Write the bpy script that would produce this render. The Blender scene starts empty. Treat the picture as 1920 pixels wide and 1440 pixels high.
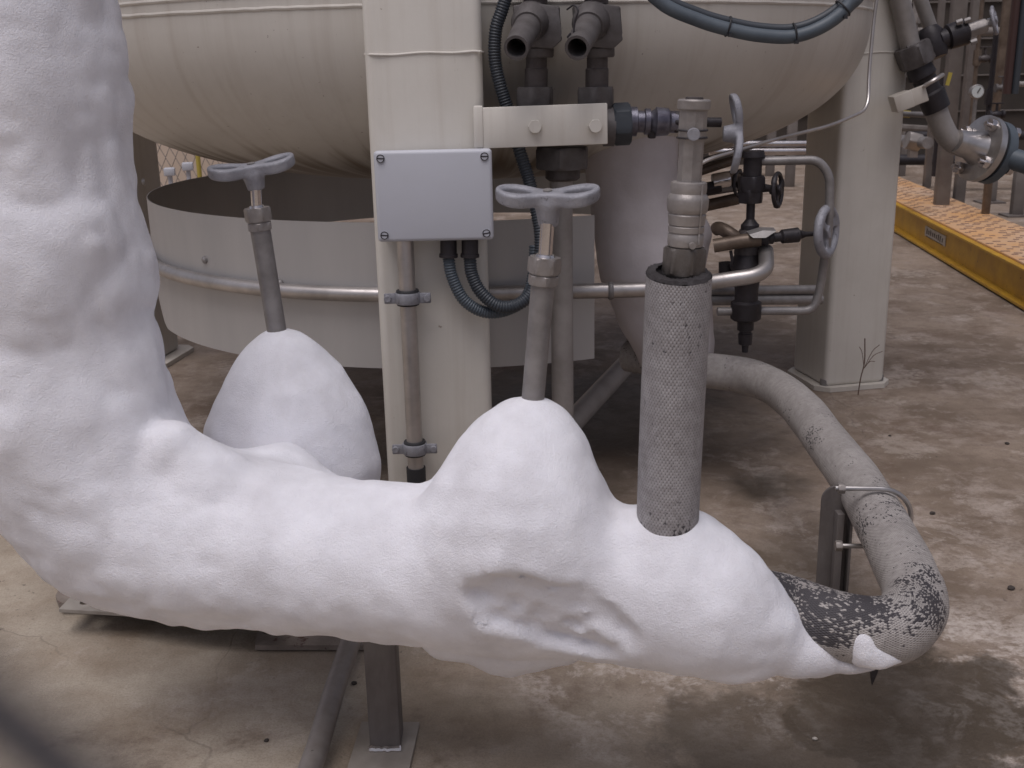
import bpy, bmesh, math, random
import numpy as np
from mathutils import Vector, Matrix
random.seed(4)
S = bpy.context.scene
R = math.radians
# ------------------------------------------------------------ camera
CAM = Vector((0, 0, .95)); F = 2050.0
PITCH, ROLL = R(16.3), R(1.2)
fw = Vector((0, math.cos(PITCH), -math.sin(PITCH)))
r0 = Vector((1, 0, 0)); u0 = Vector((0, math.sin(PITCH), math.cos(PITCH)))
rx = r0*math.cos(ROLL) - u0*math.sin(ROLL)
ux = u0*math.cos(ROLL) + r0*math.sin(ROLL)
cd = bpy.data.cameras.new('camera'); cam = bpy.data.objects.new('camera', cd); S.collection.objects.link(cam)
m = Matrix((rx, ux, -fw)).transposed().to_4x4(); m.translation = CAM
cam.matrix_world = m
cd.sensor_width = 36; cd.lens = 36*F/1920; cd.clip_start = .005; cd.clip_end = 200
cd.dof.use_dof = True; cd.dof.focus_distance = 1.75; cd.dof.aperture_fstop = cd.lens/1000/.0026
S.camera = cam
# ------------------------------------------------------------ world, sun, exposure
W = bpy.data.worlds.new('World'); S.world = W; W.use_nodes = True
nt = W.node_tree; bg = nt.nodes['Background']
sky = nt.nodes.new('ShaderNodeTexSky'); sky.sky_type = 'NISHITA'; sky.sun_disc = False
SUN_EL, SUN_AZ = R(70), R(205)
sky.sun_elevation = SUN_EL; sky.sun_rotation = SUN_AZ; sky.dust_density = 4; sky.air_density = 1.0
hs = nt.nodes.new('ShaderNodeHueSaturation'); hs.inputs['Saturation'].default_value = .28
nt.links.new(sky.outputs[0], hs.inputs['Color']); 
tn = nt.nodes.new('ShaderNodeMix'); tn.data_type = 'RGBA'; tn.blend_type = 'MULTIPLY'; tn.inputs[0].default_value = 1
tn.inputs[7].default_value = (.96, .935, 1.04, 1)
nt.links.new(hs.outputs[0], tn.inputs[6]); nt.links.new(tn.outputs[2], bg.inputs[0]); bg.inputs[1].default_value = .078
sl = bpy.data.lights.new('sun', 'SUN'); so = bpy.data.objects.new('sun', sl); S.collection.objects.link(so)
sl.energy = 1.5; sl.angle = R(40); sl.color = (1, .95, .93)
sd = Vector((math.sin(SUN_AZ)*math.cos(SUN_EL), math.cos(SUN_AZ)*math.cos(SUN_EL), math.sin(SUN_EL)))
so.rotation_euler = sd.to_track_quat('Z', 'Y').to_euler()
S.view_settings.view_transform = 'Standard'; S.view_settings.look = 'None'
S.view_settings.exposure = .04; S.view_settings.gamma = 1
# ------------------------------------------------------------ pixel helpers (1920x1440 photo pixels)
def ray(px, py): return fw + rx*((px-960)/F) + ux*((720-py)/F)
def at(px, py, Y):
    d = ray(px, py); return CAM + d*(Y/d.y)
def gz(px, py, z=0.0):
    d = ray(px, py); return CAM + d*((z-CAM.z)/d.z)
def rad(p, rpx): return rpx*((p-CAM).dot(fw))/F
# ------------------------------------------------------------ materials
def mat(name, c1, c2=None, scale=6, rough=.5, metal=0, bump=0, bscale=60, spot=None, sscale=30, sth=.66,
        stretch=(1,1,1), r2=None, streak=None, sss=0, coat=0, lo=.35, hi=.65):
    M = bpy.data.materials.new(name); M.use_nodes = True; n = M.node_tree; L = n.links
    b = n.nodes['Principled BSDF']
    tc = n.nodes.new('ShaderNodeTexCoord'); mp = n.nodes.new('ShaderNodeMapping'); mp.inputs['Scale'].default_value = stretch
    L.new(tc.outputs['Object'], mp.inputs[0])
    def noise(s, det=6, ro=.6):
        x = n.nodes.new('ShaderNodeTexNoise'); x.inputs['Scale'].default_value = s; x.inputs['Detail'].default_value = det
        x.inputs['Roughness'].default_value = ro; L.new(mp.outputs[0], x.inputs[0]); return x.outputs[0]
    def ramp(src, a, bb):
        x = n.nodes.new('ShaderNodeMapRange'); x.inputs[1].default_value = a; x.inputs[2].default_value = bb; L.new(src, x.inputs[0]); return x.outputs[0]
    def mix(f, a, bb):
        x = n.nodes.new('ShaderNodeMix'); x.data_type = 'RGBA'; L.new(f, x.inputs[0])
        for v, i in ((a, 6), (bb, 7)):
            if isinstance(v, tuple): x.inputs[i].default_value = (*v, 1)
            else: L.new(v, x.inputs[i])
        return x.outputs[2]
    col = c1
    if c2: col = mix(ramp(noise(scale), lo, hi), c1, c2)
    if spot: col = mix(ramp(noise(sscale, 4, .7), sth, sth+.05), col, spot)
    if streak:      # rain run-off stains down the paint
        m2_ = n.nodes.new('ShaderNodeMapping'); m2_.inputs['Scale'].default_value = (38, 38, 1.6); L.new(tc.outputs['Object'], m2_.inputs[0])
        x = n.nodes.new('ShaderNodeTexNoise'); x.inputs['Scale'].default_value = 1; x.inputs['Detail'].default_value = 5; x.inputs['Roughness'].default_value = .7; L.new(m2_.outputs[0], x.inputs[0])
        y = n.nodes.new('ShaderNodeMapRange'); y.inputs[1].default_value = .50; y.inputs[2].default_value = .72; y.inputs[4].default_value = streak[1]; L.new(x.outputs[0], y.inputs[0])
        col = mix(y.outputs[0], col, streak[0])
    if isinstance(col, tuple): b.inputs['Base Color'].default_value = (*col, 1)
    else: L.new(col, b.inputs['Base Color'])
    b.inputs['Roughness'].default_value = rough; b.inputs['Metallic'].default_value = metal
    if r2 is not None:
        x = n.nodes.new('ShaderNodeMapRange'); x.inputs[1].default_value = .3; x.inputs[2].default_value = .7
        x.inputs[3].default_value = rough; x.inputs[4].default_value = r2; L.new(noise(scale*2), x.inputs[0]); L.new(x.outputs[0], b.inputs['Roughness'])
    if sss: b.inputs['Subsurface Weight'].default_value = sss; b.inputs['Subsurface Radius'].default_value = (.02,.022,.025); b.inputs['Subsurface Scale'].default_value = .5
    if coat: b.inputs['Coat Weight'].default_value = coat
    if bump:
        x = n.nodes.new('ShaderNodeBump'); x.inputs['Strength'].default_value = bump; x.inputs['Distance'].default_value = .002
        L.new(noise(bscale, 6, .65), x.inputs['Height']); L.new(x.outputs[0], b.inputs['Normal'])
    M['h'] = 0
    return M
MT = {}
MT['frost'] = mat('frost', (.86,.85,.90), (.80,.78,.83), 9, rough=.85, bump=.5, bscale=260, sss=.0)
def frost_mat():
    M = mat('frost', (.885,.885,.935), (.69,.68,.715), 11, rough=.9, bump=.9, bscale=480, sss=.22, spot=None, lo=.30, hi=.72)
    n = M.node_tree; L = n.links; b = n.nodes['Principled BSDF']; fine = b.inputs['Normal'].links[0].from_node
    tc = n.nodes.new('ShaderNodeTexCoord'); hs_ = []
    for s_, d_, st_, di in ((13, 3, .12, .010), (150, 4, .5, .0015)):
        x = n.nodes.new('ShaderNodeTexNoise'); x.inputs['Scale'].default_value = s_; x.inputs['Detail'].default_value = d_; x.inputs['Roughness'].default_value = .5; L.new(tc.outputs['Object'], x.inputs[0])
        bp = n.nodes.new('ShaderNodeBump'); bp.inputs['Strength'].default_value = st_; bp.inputs['Distance'].default_value = di; L.new(x.outputs[0], bp.inputs['Height'])
        if hs_: L.new(hs_[-1].outputs[0], bp.inputs['Normal'])
        hs_.append(bp)
    L.new(hs_[-1].outputs[0], fine.inputs['Normal']); return M
MT['frost'] = frost_mat()
MT['white'] = mat('white_paint', (.66,.63,.575), (.60,.57,.515), 5, rough=.45, bump=.12, bscale=120, spot=(.34,.28,.23), sscale=55, sth=.70, streak=((.36,.29,.22),.16))
MT['cream'] = mat('cream_paint', (.56,.525,.47), (.50,.46,.41), 4, rough=.45, bump=.1, bscale=90, spot=(.3,.24,.17), sscale=40, sth=.69, streak=((.30,.22,.15),.2))
MT['grey_box'] = mat('box_plastic', (.50,.51,.56), (.48,.49,.53), 8, rough=.5, bump=.06, bscale=400)
MT['steel'] = mat('stainless', (.53,.50,.485), (.38,.355,.34), 14, rough=.34, metal=.85, bump=.08, bscale=150, r2=.5)
MT['steel_worn'] = mat('worn_steel', (.30,.285,.28), (.20,.187,.183), 22, rough=.5, metal=.45, bump=.25, bscale=120, spot=(.12,.09,.08), sscale=60, sth=.68)
MT['bright_steel'] = mat('turned_steel', (.55,.53,.52), (.40,.38,.37), 20, rough=.32, metal=.9)
MT['chrome'] = mat('chrome', (.7,.68,.68), (.5,.46,.45), 20, rough=.18, metal=1)
MT['blued'] = mat('blued_steel', (.22,.22,.26), (.09,.085,.11), 30, rough=.35, metal=.7, bump=.3, bscale=90)
MT['alu'] = mat('cast_aluminium', (.33,.33,.36), (.25,.25,.275), 40, rough=.6, metal=.4, bump=.6, bscale=260, spot=(.17,.165,.18), sscale=90, sth=.62)
MT['brass'] = mat('dull_brass', (.33,.305,.29), (.23,.21,.20), 30, rough=.45, metal=.4, bump=.3, bscale=160, spot=(.17,.13,.11), sscale=80, sth=.68)
MT['bronze_nut'] = mat('brown_bronze', (.14,.125,.115), (.09,.078,.07), 25, rough=.5, metal=.3, bump=.4, bscale=110)
MT['bronze'] = mat('dark_bronze', (.095,.082,.08), (.055,.045,.043), 25, rough=.55, metal=.3, bump=.5, bscale=110, spot=(.20,.17,.14), sscale=60, sth=.70)
MT['relief'] = mat('grey_bronze', (.13,.12,.12), (.085,.075,.073), 25, rough=.6, metal=.3, bump=.4, bscale=110)
MT['dark'] = mat('dark_iron', (.035,.031,.036), (.022,.018,.02), 25, rough=.5, metal=.3, bump=.4, bscale=90, spot=(.09,.075,.06), sscale=50, sth=.68)
MT['rubber'] = mat('black_rubber', (.02,.02,.023), rough=.6)
MT['hose'] = mat('blue_grey_plastic', (.085,.105,.125), (.065,.082,.10), 20, rough=.5)
MT['hose_dark'] = mat('dark_plastic', (.035,.042,.052), rough=.5)
MT['foam'] = mat('black_foam', (.045,.04,.042), (.028,.024,.025), 60, rough=.9, bump=.8, bscale=300)
MT['sheet'] = mat('aluminium_sheet', (.50,.49,.485), (.43,.42,.415), 3, rough=.42, metal=.45, bump=.05, bscale=30, stretch=(1,1,.25), r2=.52, spot=(.24,.19,.16), sscale=70, sth=.73)
MT['brown'] = mat('grimy_pipe', (.20,.155,.12), (.11,.08,.06), 18, rough=.45, metal=.4, bump=.3, bscale=80)
MT['beige_pipe'] = mat('grey_pipe', (.33,.305,.29), (.24,.22,.205), 14, rough=.5, metal=.25, bump=.2, bscale=80)
MT['pale_tube'] = mat('pale_tube', (.42,.38,.35), (.34,.30,.27), 14, rough=.5, metal=.1, bump=.2, bscale=80)
MT['yellow'] = mat('yellow_paint', (.55,.32,.03), (.42,.23,.03), 9, rough=.5, bump=.3, bscale=60, spot=(.14,.08,.04), sscale=26, sth=.64)
MT['orange'] = mat('orange_grip', (.60,.33,.14), (.52,.37,.26), 3, rough=.85, bump=.8, bscale=90, spot=(.36,.24,.17), sscale=60, sth=.66)
MT['wall'] = mat('dark_wall', (.055,.042,.033), (.03,.025,.02), 2, rough=.8, bump=.3, bscale=12)
MT['beam'] = mat('beam_paint', (.19,.17,.155), (.12,.10,.09), 6, rough=.6)
MT['ywhite'] = mat('yellow_tag', (.42,.33,.06), rough=.5)
MT['blackred'] = mat('dark_red_paint', (.05,.025,.022), rough=.4)
MT['beige_wall'] = mat('beige_wall', (.62,.50,.40), (.52,.42,.33), 1, rough=.8)
MT['rust'] = mat('rusty_plate', (.32,.275,.24), (.20,.165,.14), 14, rough=.7, metal=.2, bump=.6, bscale=60, spot=(.10,.05,.04), sscale=25, sth=.62)
MT['galv'] = mat('galvanised', (.33,.305,.29), (.24,.215,.20), 16, rough=.5, metal=.45, bump=.25, bscale=80, spot=(.10,.08,.07), sscale=40, sth=.68)
MT['post'] = mat('post_steel', (.17,.155,.15), (.11,.095,.09), 20, rough=.6, metal=.3, bump=.4, bscale=80, stretch=(1,1,.4))
MT['plate_light'] = mat('pale_plate', (.34,.31,.275), (.22,.195,.17), 12, rough=.65, metal=.1, bump=.3, bscale=60)
MT['weed'] = mat('dry_stem', (.12,.07,.05), rough=.9)
MT['stone'] = mat('dark_chip', (.05,.04,.035), rough=.9)
MT['strap'] = mat('dark_cord', (.03,.028,.034), rough=.7)
MT['paper'] = mat('worn_sticker', (.50,.47,.42), (.35,.30,.25), 40, rough=.6)

GAP = (.22, .42, .25)
def jacket_mat(name, damage, sx=1.0):
    """woven glass/metal mesh over black foam, on UV (u = girth m, v = length m)"""
    M = bpy.data.materials.new(name); M.use_nodes = True; n = M.node_tree; L = n.links; b = n.nodes['Principled BSDF']
    uv = n.nodes.new('ShaderNodeUVMap'); uv.uv_map = 'UVMap'
    sp = n.nodes.new('ShaderNodeSeparateXYZ'); L.new(uv.outputs[0], sp.inputs[0])
    def mth(op, a, bb=None, c=None):
        x = n.nodes.new('ShaderNodeMath'); x.operation = op
        for i, v in enumerate((a, bb, c)):
            if v is None: continue
            if isinstance(v, (int, float)): x.inputs[i].default_value = v
            else: L.new(v, x.inputs[i])
        return x.outputs[0]
    P = 2*math.pi
    a = mth('MULTIPLY', mth('ADD', sp.outputs[0], mth('MULTIPLY', sp.outputs[1], .62)), P/.0036*sx)
    c = mth('MULTIPLY', mth('SUBTRACT', sp.outputs[0], mth('MULTIPLY', sp.outputs[1], .62)), P/.0036*sx)
    h = mth('MULTIPLY', mth('ADD', mth('ABSOLUTE', mth('SINE', mth('MULTIPLY', a, .5))), mth('ABSOLUTE', mth('SINE', mth('MULTIPLY', c, .5)))), .5)
    tc = n.nodes.new('ShaderNodeTexCoord')
    def noise(s, d=5):
        x = n.nodes.new('ShaderNodeTexNoise'); x.inputs['Scale'].default_value = s; x.inputs['Detail'].default_value = d; x.inputs['Roughness'].default_value = .65
        L.new(tc.outputs['Object'], x.inputs[0]); return x.outputs[0]
    def mr(src, a1, b1, c1=0, d1=1):
        x = n.nodes.new('ShaderNodeMapRange'); x.inputs[1].default_value = a1; x.inputs[2].default_value = b1; x.inputs[3].default_value = c1; x.inputs[4].default_value = d1; L.new(src, x.inputs[0]); return x.outputs[0]
    # gaps: weave gaps widen where coating has flaked
    geo = n.nodes.new('ShaderNodeNewGeometry'); spn = n.nodes.new('ShaderNodeSeparateXYZ'); L.new(geo.outputs['Normal'], spn.inputs[0])
    dam = noise(9, 6)
    if damage == 'top':
        dam = mth('ADD', dam, mth('MULTIPLY', spn.outputs[2], .16))
        th = mth('ADD', mr(dam, .50, .76, .06, .80), mr(sp.outputs[1], .34, .10, 0, .20))
    elif damage == 'low': th = mr(dam, .52, .75, .12, .50)
    else: th = mr(dam, .47, .74, .10, .52)
    fa = mth('FLOOR', mth('DIVIDE', a, P)); fc = mth('FLOOR', mth('DIVIDE', c, P))
    cv_ = n.nodes.new('ShaderNodeCombineXYZ'); L.new(fa, cv_.inputs[0]); L.new(fc, cv_.inputs[1])
    wn = n.nodes.new('ShaderNodeTexWhiteNoise'); wn.noise_dimensions = '2D'; L.new(cv_.outputs[0], wn.inputs['Vector'])
    clump = noise(120, 3)
    pr = th
    if damage == 'low':     # torn rim at the foot and the top of the sleeve
        pr = mth('ADD', pr, mth('ADD', mr(sp.outputs[1], .075, .03, 0, .14), mr(sp.outputs[1], .345, .375, 0, .30)))
    flake = mr(mth('SUBTRACT', mth('ADD', mth('MULTIPLY', wn.outputs[0], .55), mth('MULTIPLY', clump, .75)), pr), .12, .20)
    mask = mth('MULTIPLY', flake, mr(h, GAP[0], GAP[1], GAP[2], 1))
    tone = n.nodes.new('ShaderNodeMix'); tone.data_type = 'RGBA'; L.new(mr(mth('ADD', mth('MULTIPLY', noise(14), .5), mth('MULTIPLY', noise(110, 4), .5)), .40, .60), tone.inputs[0])
    t1, t2 = ((.35,.335,.34,1), (.25,.235,.235,1)) if damage == 'low' else ((.43,.40,.38,1), (.31,.285,.27,1))
    tone.inputs[6].default_value = t1; tone.inputs[7].default_value = t2
    mx = n.nodes.new('ShaderNodeMix'); mx.data_type = 'RGBA'; L.new(mask, mx.inputs[0]); mx.inputs[6].default_value = (.05,.045,.05,1); L.new(tone.outputs[2], mx.inputs[7])
    L.new(mx.outputs[2], b.inputs['Base Color']); b.inputs['Roughness'].default_value = .55
    b.inputs['Metallic'].default_value = .1
    bp = n.nodes.new('ShaderNodeBump'); bp.inputs['Strength'].default_value = .7; bp.inputs['Distance'].default_value = .0012; L.new(mth('ADD', h, mth('MULTIPLY', mask, .5)), bp.inputs['Height']); L.new(bp.outputs[0], b.inputs['Normal'])
    return M
MT['jacket'] = jacket_mat('mesh_jacket', 'low', .85); MT['jacket_torn'] = jacket_mat('torn_mesh_jacket', 'top', 1.15)
MT['jacket_mid'] = jacket_mat('mesh_jacket_worn', 'mid', 1.15)

def tank_mat():
    M = mat('tank_paint', (.57,.54,.49), (.50,.47,.425), 2.2, rough=.42, bump=.12, bscale=70, spot=(.15,.10,.09), sscale=75, sth=.68, streak=((.30,.25,.20),.14))
    n = M.node_tree; L = n.links; b = n.nodes['Principled BSDF']
    base = b.inputs['Base Color'].links[0].from_socket
    tc = n.nodes.new('ShaderNodeTexCoord'); sp = n.nodes.new('ShaderNodeSeparateXYZ'); L.new(tc.outputs['Object'], sp.inputs[0])
    # radial run-off streaks on the dished underside: noise in (angle, radius) space
    g = n.nodes.new('ShaderNodeTexGradient'); g.gradient_type = 'RADIAL'; L.new(tc.outputs['Object'], g.inputs[0])
    cb = n.nodes.new('ShaderNodeCombineXYZ'); L.new(g.outputs[1], cb.inputs[0]); L.new(sp.outputs[2], cb.inputs[2])
    mp = n.nodes.new('ShaderNodeMapping'); mp.inputs['Scale'].default_value = (160, 1, 1.6); L.new(cb.outputs[0], mp.inputs[0])
    no = n.nodes.new('ShaderNodeTexNoise'); no.inputs['Scale'].default_value = 1; no.inputs['Detail'].default_value = 5; L.new(mp.outputs[0], no.inputs[0])
    # streaks on wall: finer, faint
    z = n.nodes.new('ShaderNodeMapRange'); z.inputs[1].default_value = .88; z.inputs[2].default_value = .70; L.new(sp.outputs[2], z.inputs[0])
    no2 = n.nodes.new('ShaderNodeTexNoise'); no2.inputs['Scale'].default_value = 3; no2.inputs['Detail'].default_value = 4; L.new(tc.outputs['Object'], no2.inputs[0])
    mm = n.nodes.new('ShaderNodeMath'); mm.operation = 'MULTIPLY'; L.new(no.outputs[0], mm.inputs[0]); L.new(z.outputs[0], mm.inputs[1])
    rr = n.nodes.new('ShaderNodeMapRange'); rr.inputs[1].default_value = .27; rr.inputs[2].default_value = .44; rr.inputs[4].default_value = .9; L.new(mm.outputs[0], rr.inputs[0])
    mx = n.nodes.new('ShaderNodeMix'); mx.data_type = 'RGBA'; L.new(rr.outputs[0], mx.inputs[0]); L.new(base, mx.inputs[6]); mx.inputs[7].default_value = (.15,.105,.055,1)
    st = n.nodes.new('ShaderNodeMapRange'); st.inputs[1].default_value = .52; st.inputs[2].default_value = .75; st.inputs[4].default_value = .35; L.new(no.outputs[0], st.inputs[0])
    m2 = n.nodes.new('ShaderNodeMix'); m2.data_type = 'RGBA'; L.new(st.outputs[0], m2.inputs[0]); L.new(mx.outputs[2], m2.inputs[6]); m2.inputs[7].default_value = (.30,.24,.19,1)
    L.new(m2.outputs[2], b.inputs['Base Color'])
    return M
MT['tank'] = tank_mat()

def ground_mat():
    M = bpy.data.materials.new('stained_concrete'); M.use_nodes = True; n = M.node_tree; L = n.links; b = n.nodes['Principled BSDF']
    tc = n.nodes.new('ShaderNodeTexCoord')
    def noise(s, d=7, ro=.62, dist=0, off=0):
        mp = n.nodes.new('ShaderNodeMapping'); mp.inputs['Location'].default_value = (off, off*.7, 0); L.new(tc.outputs['Object'], mp.inputs[0])
        x = n.nodes.new('ShaderNodeTexNoise'); x.inputs['Scale'].default_value = s; x.inputs['Detail'].default_value = d; x.inputs['Roughness'].default_value = ro; x.inputs['Distortion'].default_value = dist
        L.new(mp.outputs[0], x.inputs[0]); return x.outputs[0]
    def mr(src, a1, b1, c1=0, d1=1):
        x = n.nodes.new('ShaderNodeMapRange'); x.inputs[1].default_value = a1; x.inputs[2].default_value = b1; x.inputs[3].default_value = c1; x.inputs[4].default_value = d1; L.new(src, x.inputs[0]); return x.outputs[0]
    def mix(f, a, bb, mode='MIX'):
        x = n.nodes.new('ShaderNodeMix'); x.data_type = 'RGBA'; x.blend_type = mode
        if isinstance(f, float): x.inputs[0].default_value = f
        else: L.new(f, x.inputs[0])
        for v, i in ((a, 6), (bb, 7)):
            if isinstance(v, tuple): x.inputs[i].default_value = (*v, 1)
            else: L.new(v, x.inputs[i])
        return x.outputs[2]
    def mth(op, a, bb):
        x = n.nodes.new('ShaderNodeMath'); x.operation = op
        for i, v in enumerate((a, bb)):
            if isinstance(v, (int, float)): x.inputs[i].default_value = v
            else: L.new(v, x.inputs[i])
        return x.outputs[0]
    def blob(cx, cy, rad_, soft, wob=.12):      # a stain with its own place on the slab
        v = n.nodes.new('ShaderNodeVectorMath'); v.operation = 'DISTANCE'; L.new(tc.outputs['Object'], v.inputs[0]); v.inputs[1].default_value = (cx, cy, 0)
        d = mth('ADD', v.outputs['Value'], mth('MULTIPLY', mth('SUBTRACT', noise(5, 9, .68, 0, cx*3+cy), .5), wob*4))
        return mr(d, rad_+soft, rad_-soft)
    sp = n.nodes.new('ShaderNodeSeparateXYZ'); L.new(tc.outputs['Object'], sp.inputs[0])
    base = mix(mr(noise(2.2, 8, .62), .40, .60), (.30,.235,.182), (.165,.122,.088))
    base = mix(mr(noise(9, 8, .7, .3, 3), .50, .62), base, (.31,.25,.205))
    base = mix(mth('MULTIPLY', mr(noise(24, 8, .75, 0, 31), .50, .62), .42), base, (.15,.105,.08))
    # paler slab near the front left
    pale = mr(mth('ADD', mth('ADD', mth('MULTIPLY', sp.outputs[0], 1.0), mth('MULTIPLY', sp.outputs[1], .95)), mth('MULTIPLY', mth('SUBTRACT', noise(3, 6, .6), .5), 1.3)), 1.95, .95)
    base = mix(pale, base, mix(mr(noise(5, 8, .65, 0, 9), .36, .66), (.50,.435,.35), (.30,.235,.17)))
    # lime bloom
    bl = mth('MULTIPLY', mr(noise(4.5, 9, .72, .5, 5), .55, .63), mr(noise(45, 4, .7), .35, .6))
    base = mix(mth('MULTIPLY', bl, .25), base, (.66,.58,.53))
    pl2 = mth('MULTIPLY', mr(noise(3.4, 10, .70, .2, 41), .555, .575), mr(noise(30, 5, .7, 0, 8), .35, .55))
    base = mix(mth('MULTIPLY', pl2, .28), base, (.60,.53,.47))
    rs = mth('MULTIPLY', mr(noise(2.9, 9, .72, .3, 57), .53, .60), mr(noise(18, 6, .72, 0, 60), .38, .60))
    base = mix(mth('MULTIPLY', rs, .55), base, (.13,.082,.055))
    # dark mould speckle
    sk = mth('MULTIPLY', mr(noise(55, 5, .75), .60, .68), mr(noise(2.6, 5, .6, 0, 12), .48, .62))
    base = mix(mth('MULTIPLY', sk, .8), base, (.05,.036,.03))
    base = mix(mth('MULTIPLY', mr(noise(260, 3, .7), .45, .75), .35), base, (.10,.075,.06))
    wb = None
    for args in BLOOM:
        q = mth('MULTIPLY', blob(*args[:4]), args[4]); wb = q if wb is None else mth('MAXIMUM', wb, q)
    crisp = mth('MULTIPLY', mr(noise(8, 11, .74, .4, 71), .49, .54), mr(noise(70, 6, .75, 0, 73), .36, .56))
    base = mix(mth('MULTIPLY', wb, crisp), base, (.66,.59,.54))
    # damp stains
    st = None
    for args in STAINS:
        q = blob(*args[:4]); q = mth('MULTIPLY', q, args[4]); st = q if st is None else mth('MAXIMUM', st, q)
    base = mix(st, base, mix(.82, base, (.045,.034,.022)))
    # cracks
    vo = n.nodes.new('ShaderNodeTexVoronoi'); vo.feature = 'DISTANCE_TO_EDGE'; vo.inputs['Scale'].default_value = .75
    wv = n.nodes.new('ShaderNodeVectorMath'); wv.operation = 'ADD'; nn = n.nodes.new('ShaderNodeTexNoise'); nn.inputs['Scale'].default_value = 3; nn.inputs['Detail'].default_value = 6; L.new(tc.outputs['Object'], nn.inputs[0])
    sc = n.nodes.new('ShaderNodeVectorMath'); sc.operation = 'SCALE'; sc.inputs[3].default_value = .35; L.new(nn.outputs[1], sc.inputs[0]); L.new(tc.outputs['Object'], wv.inputs[0]); L.new(sc.outputs[0], wv.inputs[1]); L.new(wv.outputs[0], vo.inputs[0])
    ck = mth('MULTIPLY', mr(vo.outputs[0], .003, .0006), mr(noise(1.6, 3, .5, 0, 20), .45, .55))
    base = mix(mth('MULTIPLY', ck, .22), base, (.04,.03,.025))
    L.new(base, b.inputs['Base Color'])
    L.new(mr(st, 0, 1, .85, .42), b.inputs['Roughness'])
    bp = n.nodes.new('ShaderNodeBump'); bp.inputs['Strength'].default_value = .6; bp.inputs['Distance'].default_value = .006
    L.new(mth('SUBTRACT', mth('ADD', noise(40, 8, .7), mth('MULTIPLY', noise(6, 5, .6), 1.2)), mth('MULTIPLY', ck, .2)), bp.inputs['Height']); L.new(bp.outputs[0], b.inputs['Normal'])
    return M
def stn(px, py, r, soft, k):
    g = gz(px, py); return (g.x, g.y, r, soft, k)
BLOOM = [stn(1440,1290,.14,.06,.6), stn(1850,1230,.17,.08,.5), stn(1760,1000,.24,.1,.25), stn(1150,1275,.14,.06,.4), stn(1900,1390,.15,.05,.6)]
STAINS = [stn(1700,1350,.20,.022,.92), stn(1480,1420,.2,.03,.7), stn(1560,1290,.07,.02,.6), stn(1440,915,.06,.05,.8), stn(1100,770,.42,.12,.75),
          stn(1400,830,.12,.1,.6), stn(1480,1080,.18,.12,.55), stn(860,1390,.17,.12,.45), stn(640,960,.6,.2,.6), stn(1340,640,.35,.2,.45)]
MT['ground'] = ground_mat()
# ------------------------------------------------------------ mesh helpers
def frame(d):
    d = d.normalized(); a = Vector((0,0,1)) if abs(d.z) < .9 else Vector((1,0,0))
    x = a.cross(d).normalized(); return x, d.cross(x).normalized(), d
def box(bm, c, size, rot=None, bev=0, seg=2):
    t = bmesh.new(); bmesh.ops.create_cube(t, size=1)
    for v in t.verts: v.co = Vector((v.co.x*size[0], v.co.y*size[1], v.co.z*size[2]))
    if bev: bmesh.ops.bevel(t, geom=list(t.edges), offset=bev, segments=seg, affect='EDGES', profile=.5)
    M = (rot.to_4x4() if rot is not None else Matrix.Identity(4)); M = Matrix.Translation(c) @ M
    merge(bm, t, M)
def merge(bm, t, M=None):
    mp = {}
    for v in t.verts: mp[v] = bm.verts.new(M @ v.co if M is not None else v.co)
    for f in t.faces:
        try: g = bm.faces.new([mp[v] for v in f.verts]); g.smooth = f.smooth
        except ValueError: pass
    t.free()
def smooth_path(pts, n=8):
    P = [Vector(p) for p in pts]; out = []
    for i in range(len(P)-1):
        p0 = P[i-1] if i else P[i]*2-P[i+1]; p1, p2 = P[i], P[i+1]; p3 = P[i+2] if i+2 < len(P) else P[i+1]*2-P[i]
        for k in range(n):
            t = k/n
            out.append(.5*((2*p1)+(p2-p0)*t+(2*p0-5*p1+4*p2-p3)*t*t+(3*p1-p0-3*p2+p3)*t**3))
    out.append(P[-1]); return out
def fillet(pts, r, n=6):
    P = [Vector(p) for p in pts]; out = [P[0]]
    for i in range(1, len(P)-1):
        a = (P[i-1]-P[i]); b = (P[i+1]-P[i]); l = min(r, a.length*.45, b.length*.45); a = a.normalized()*l+P[i]; b = b.normalized()*l+P[i]
        for k in range(n+1):
            t = k/n; out.append(a*(1-t)**2+P[i]*2*t*(1-t)+b*t*t)
    out.append(P[-1]); return out
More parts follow.
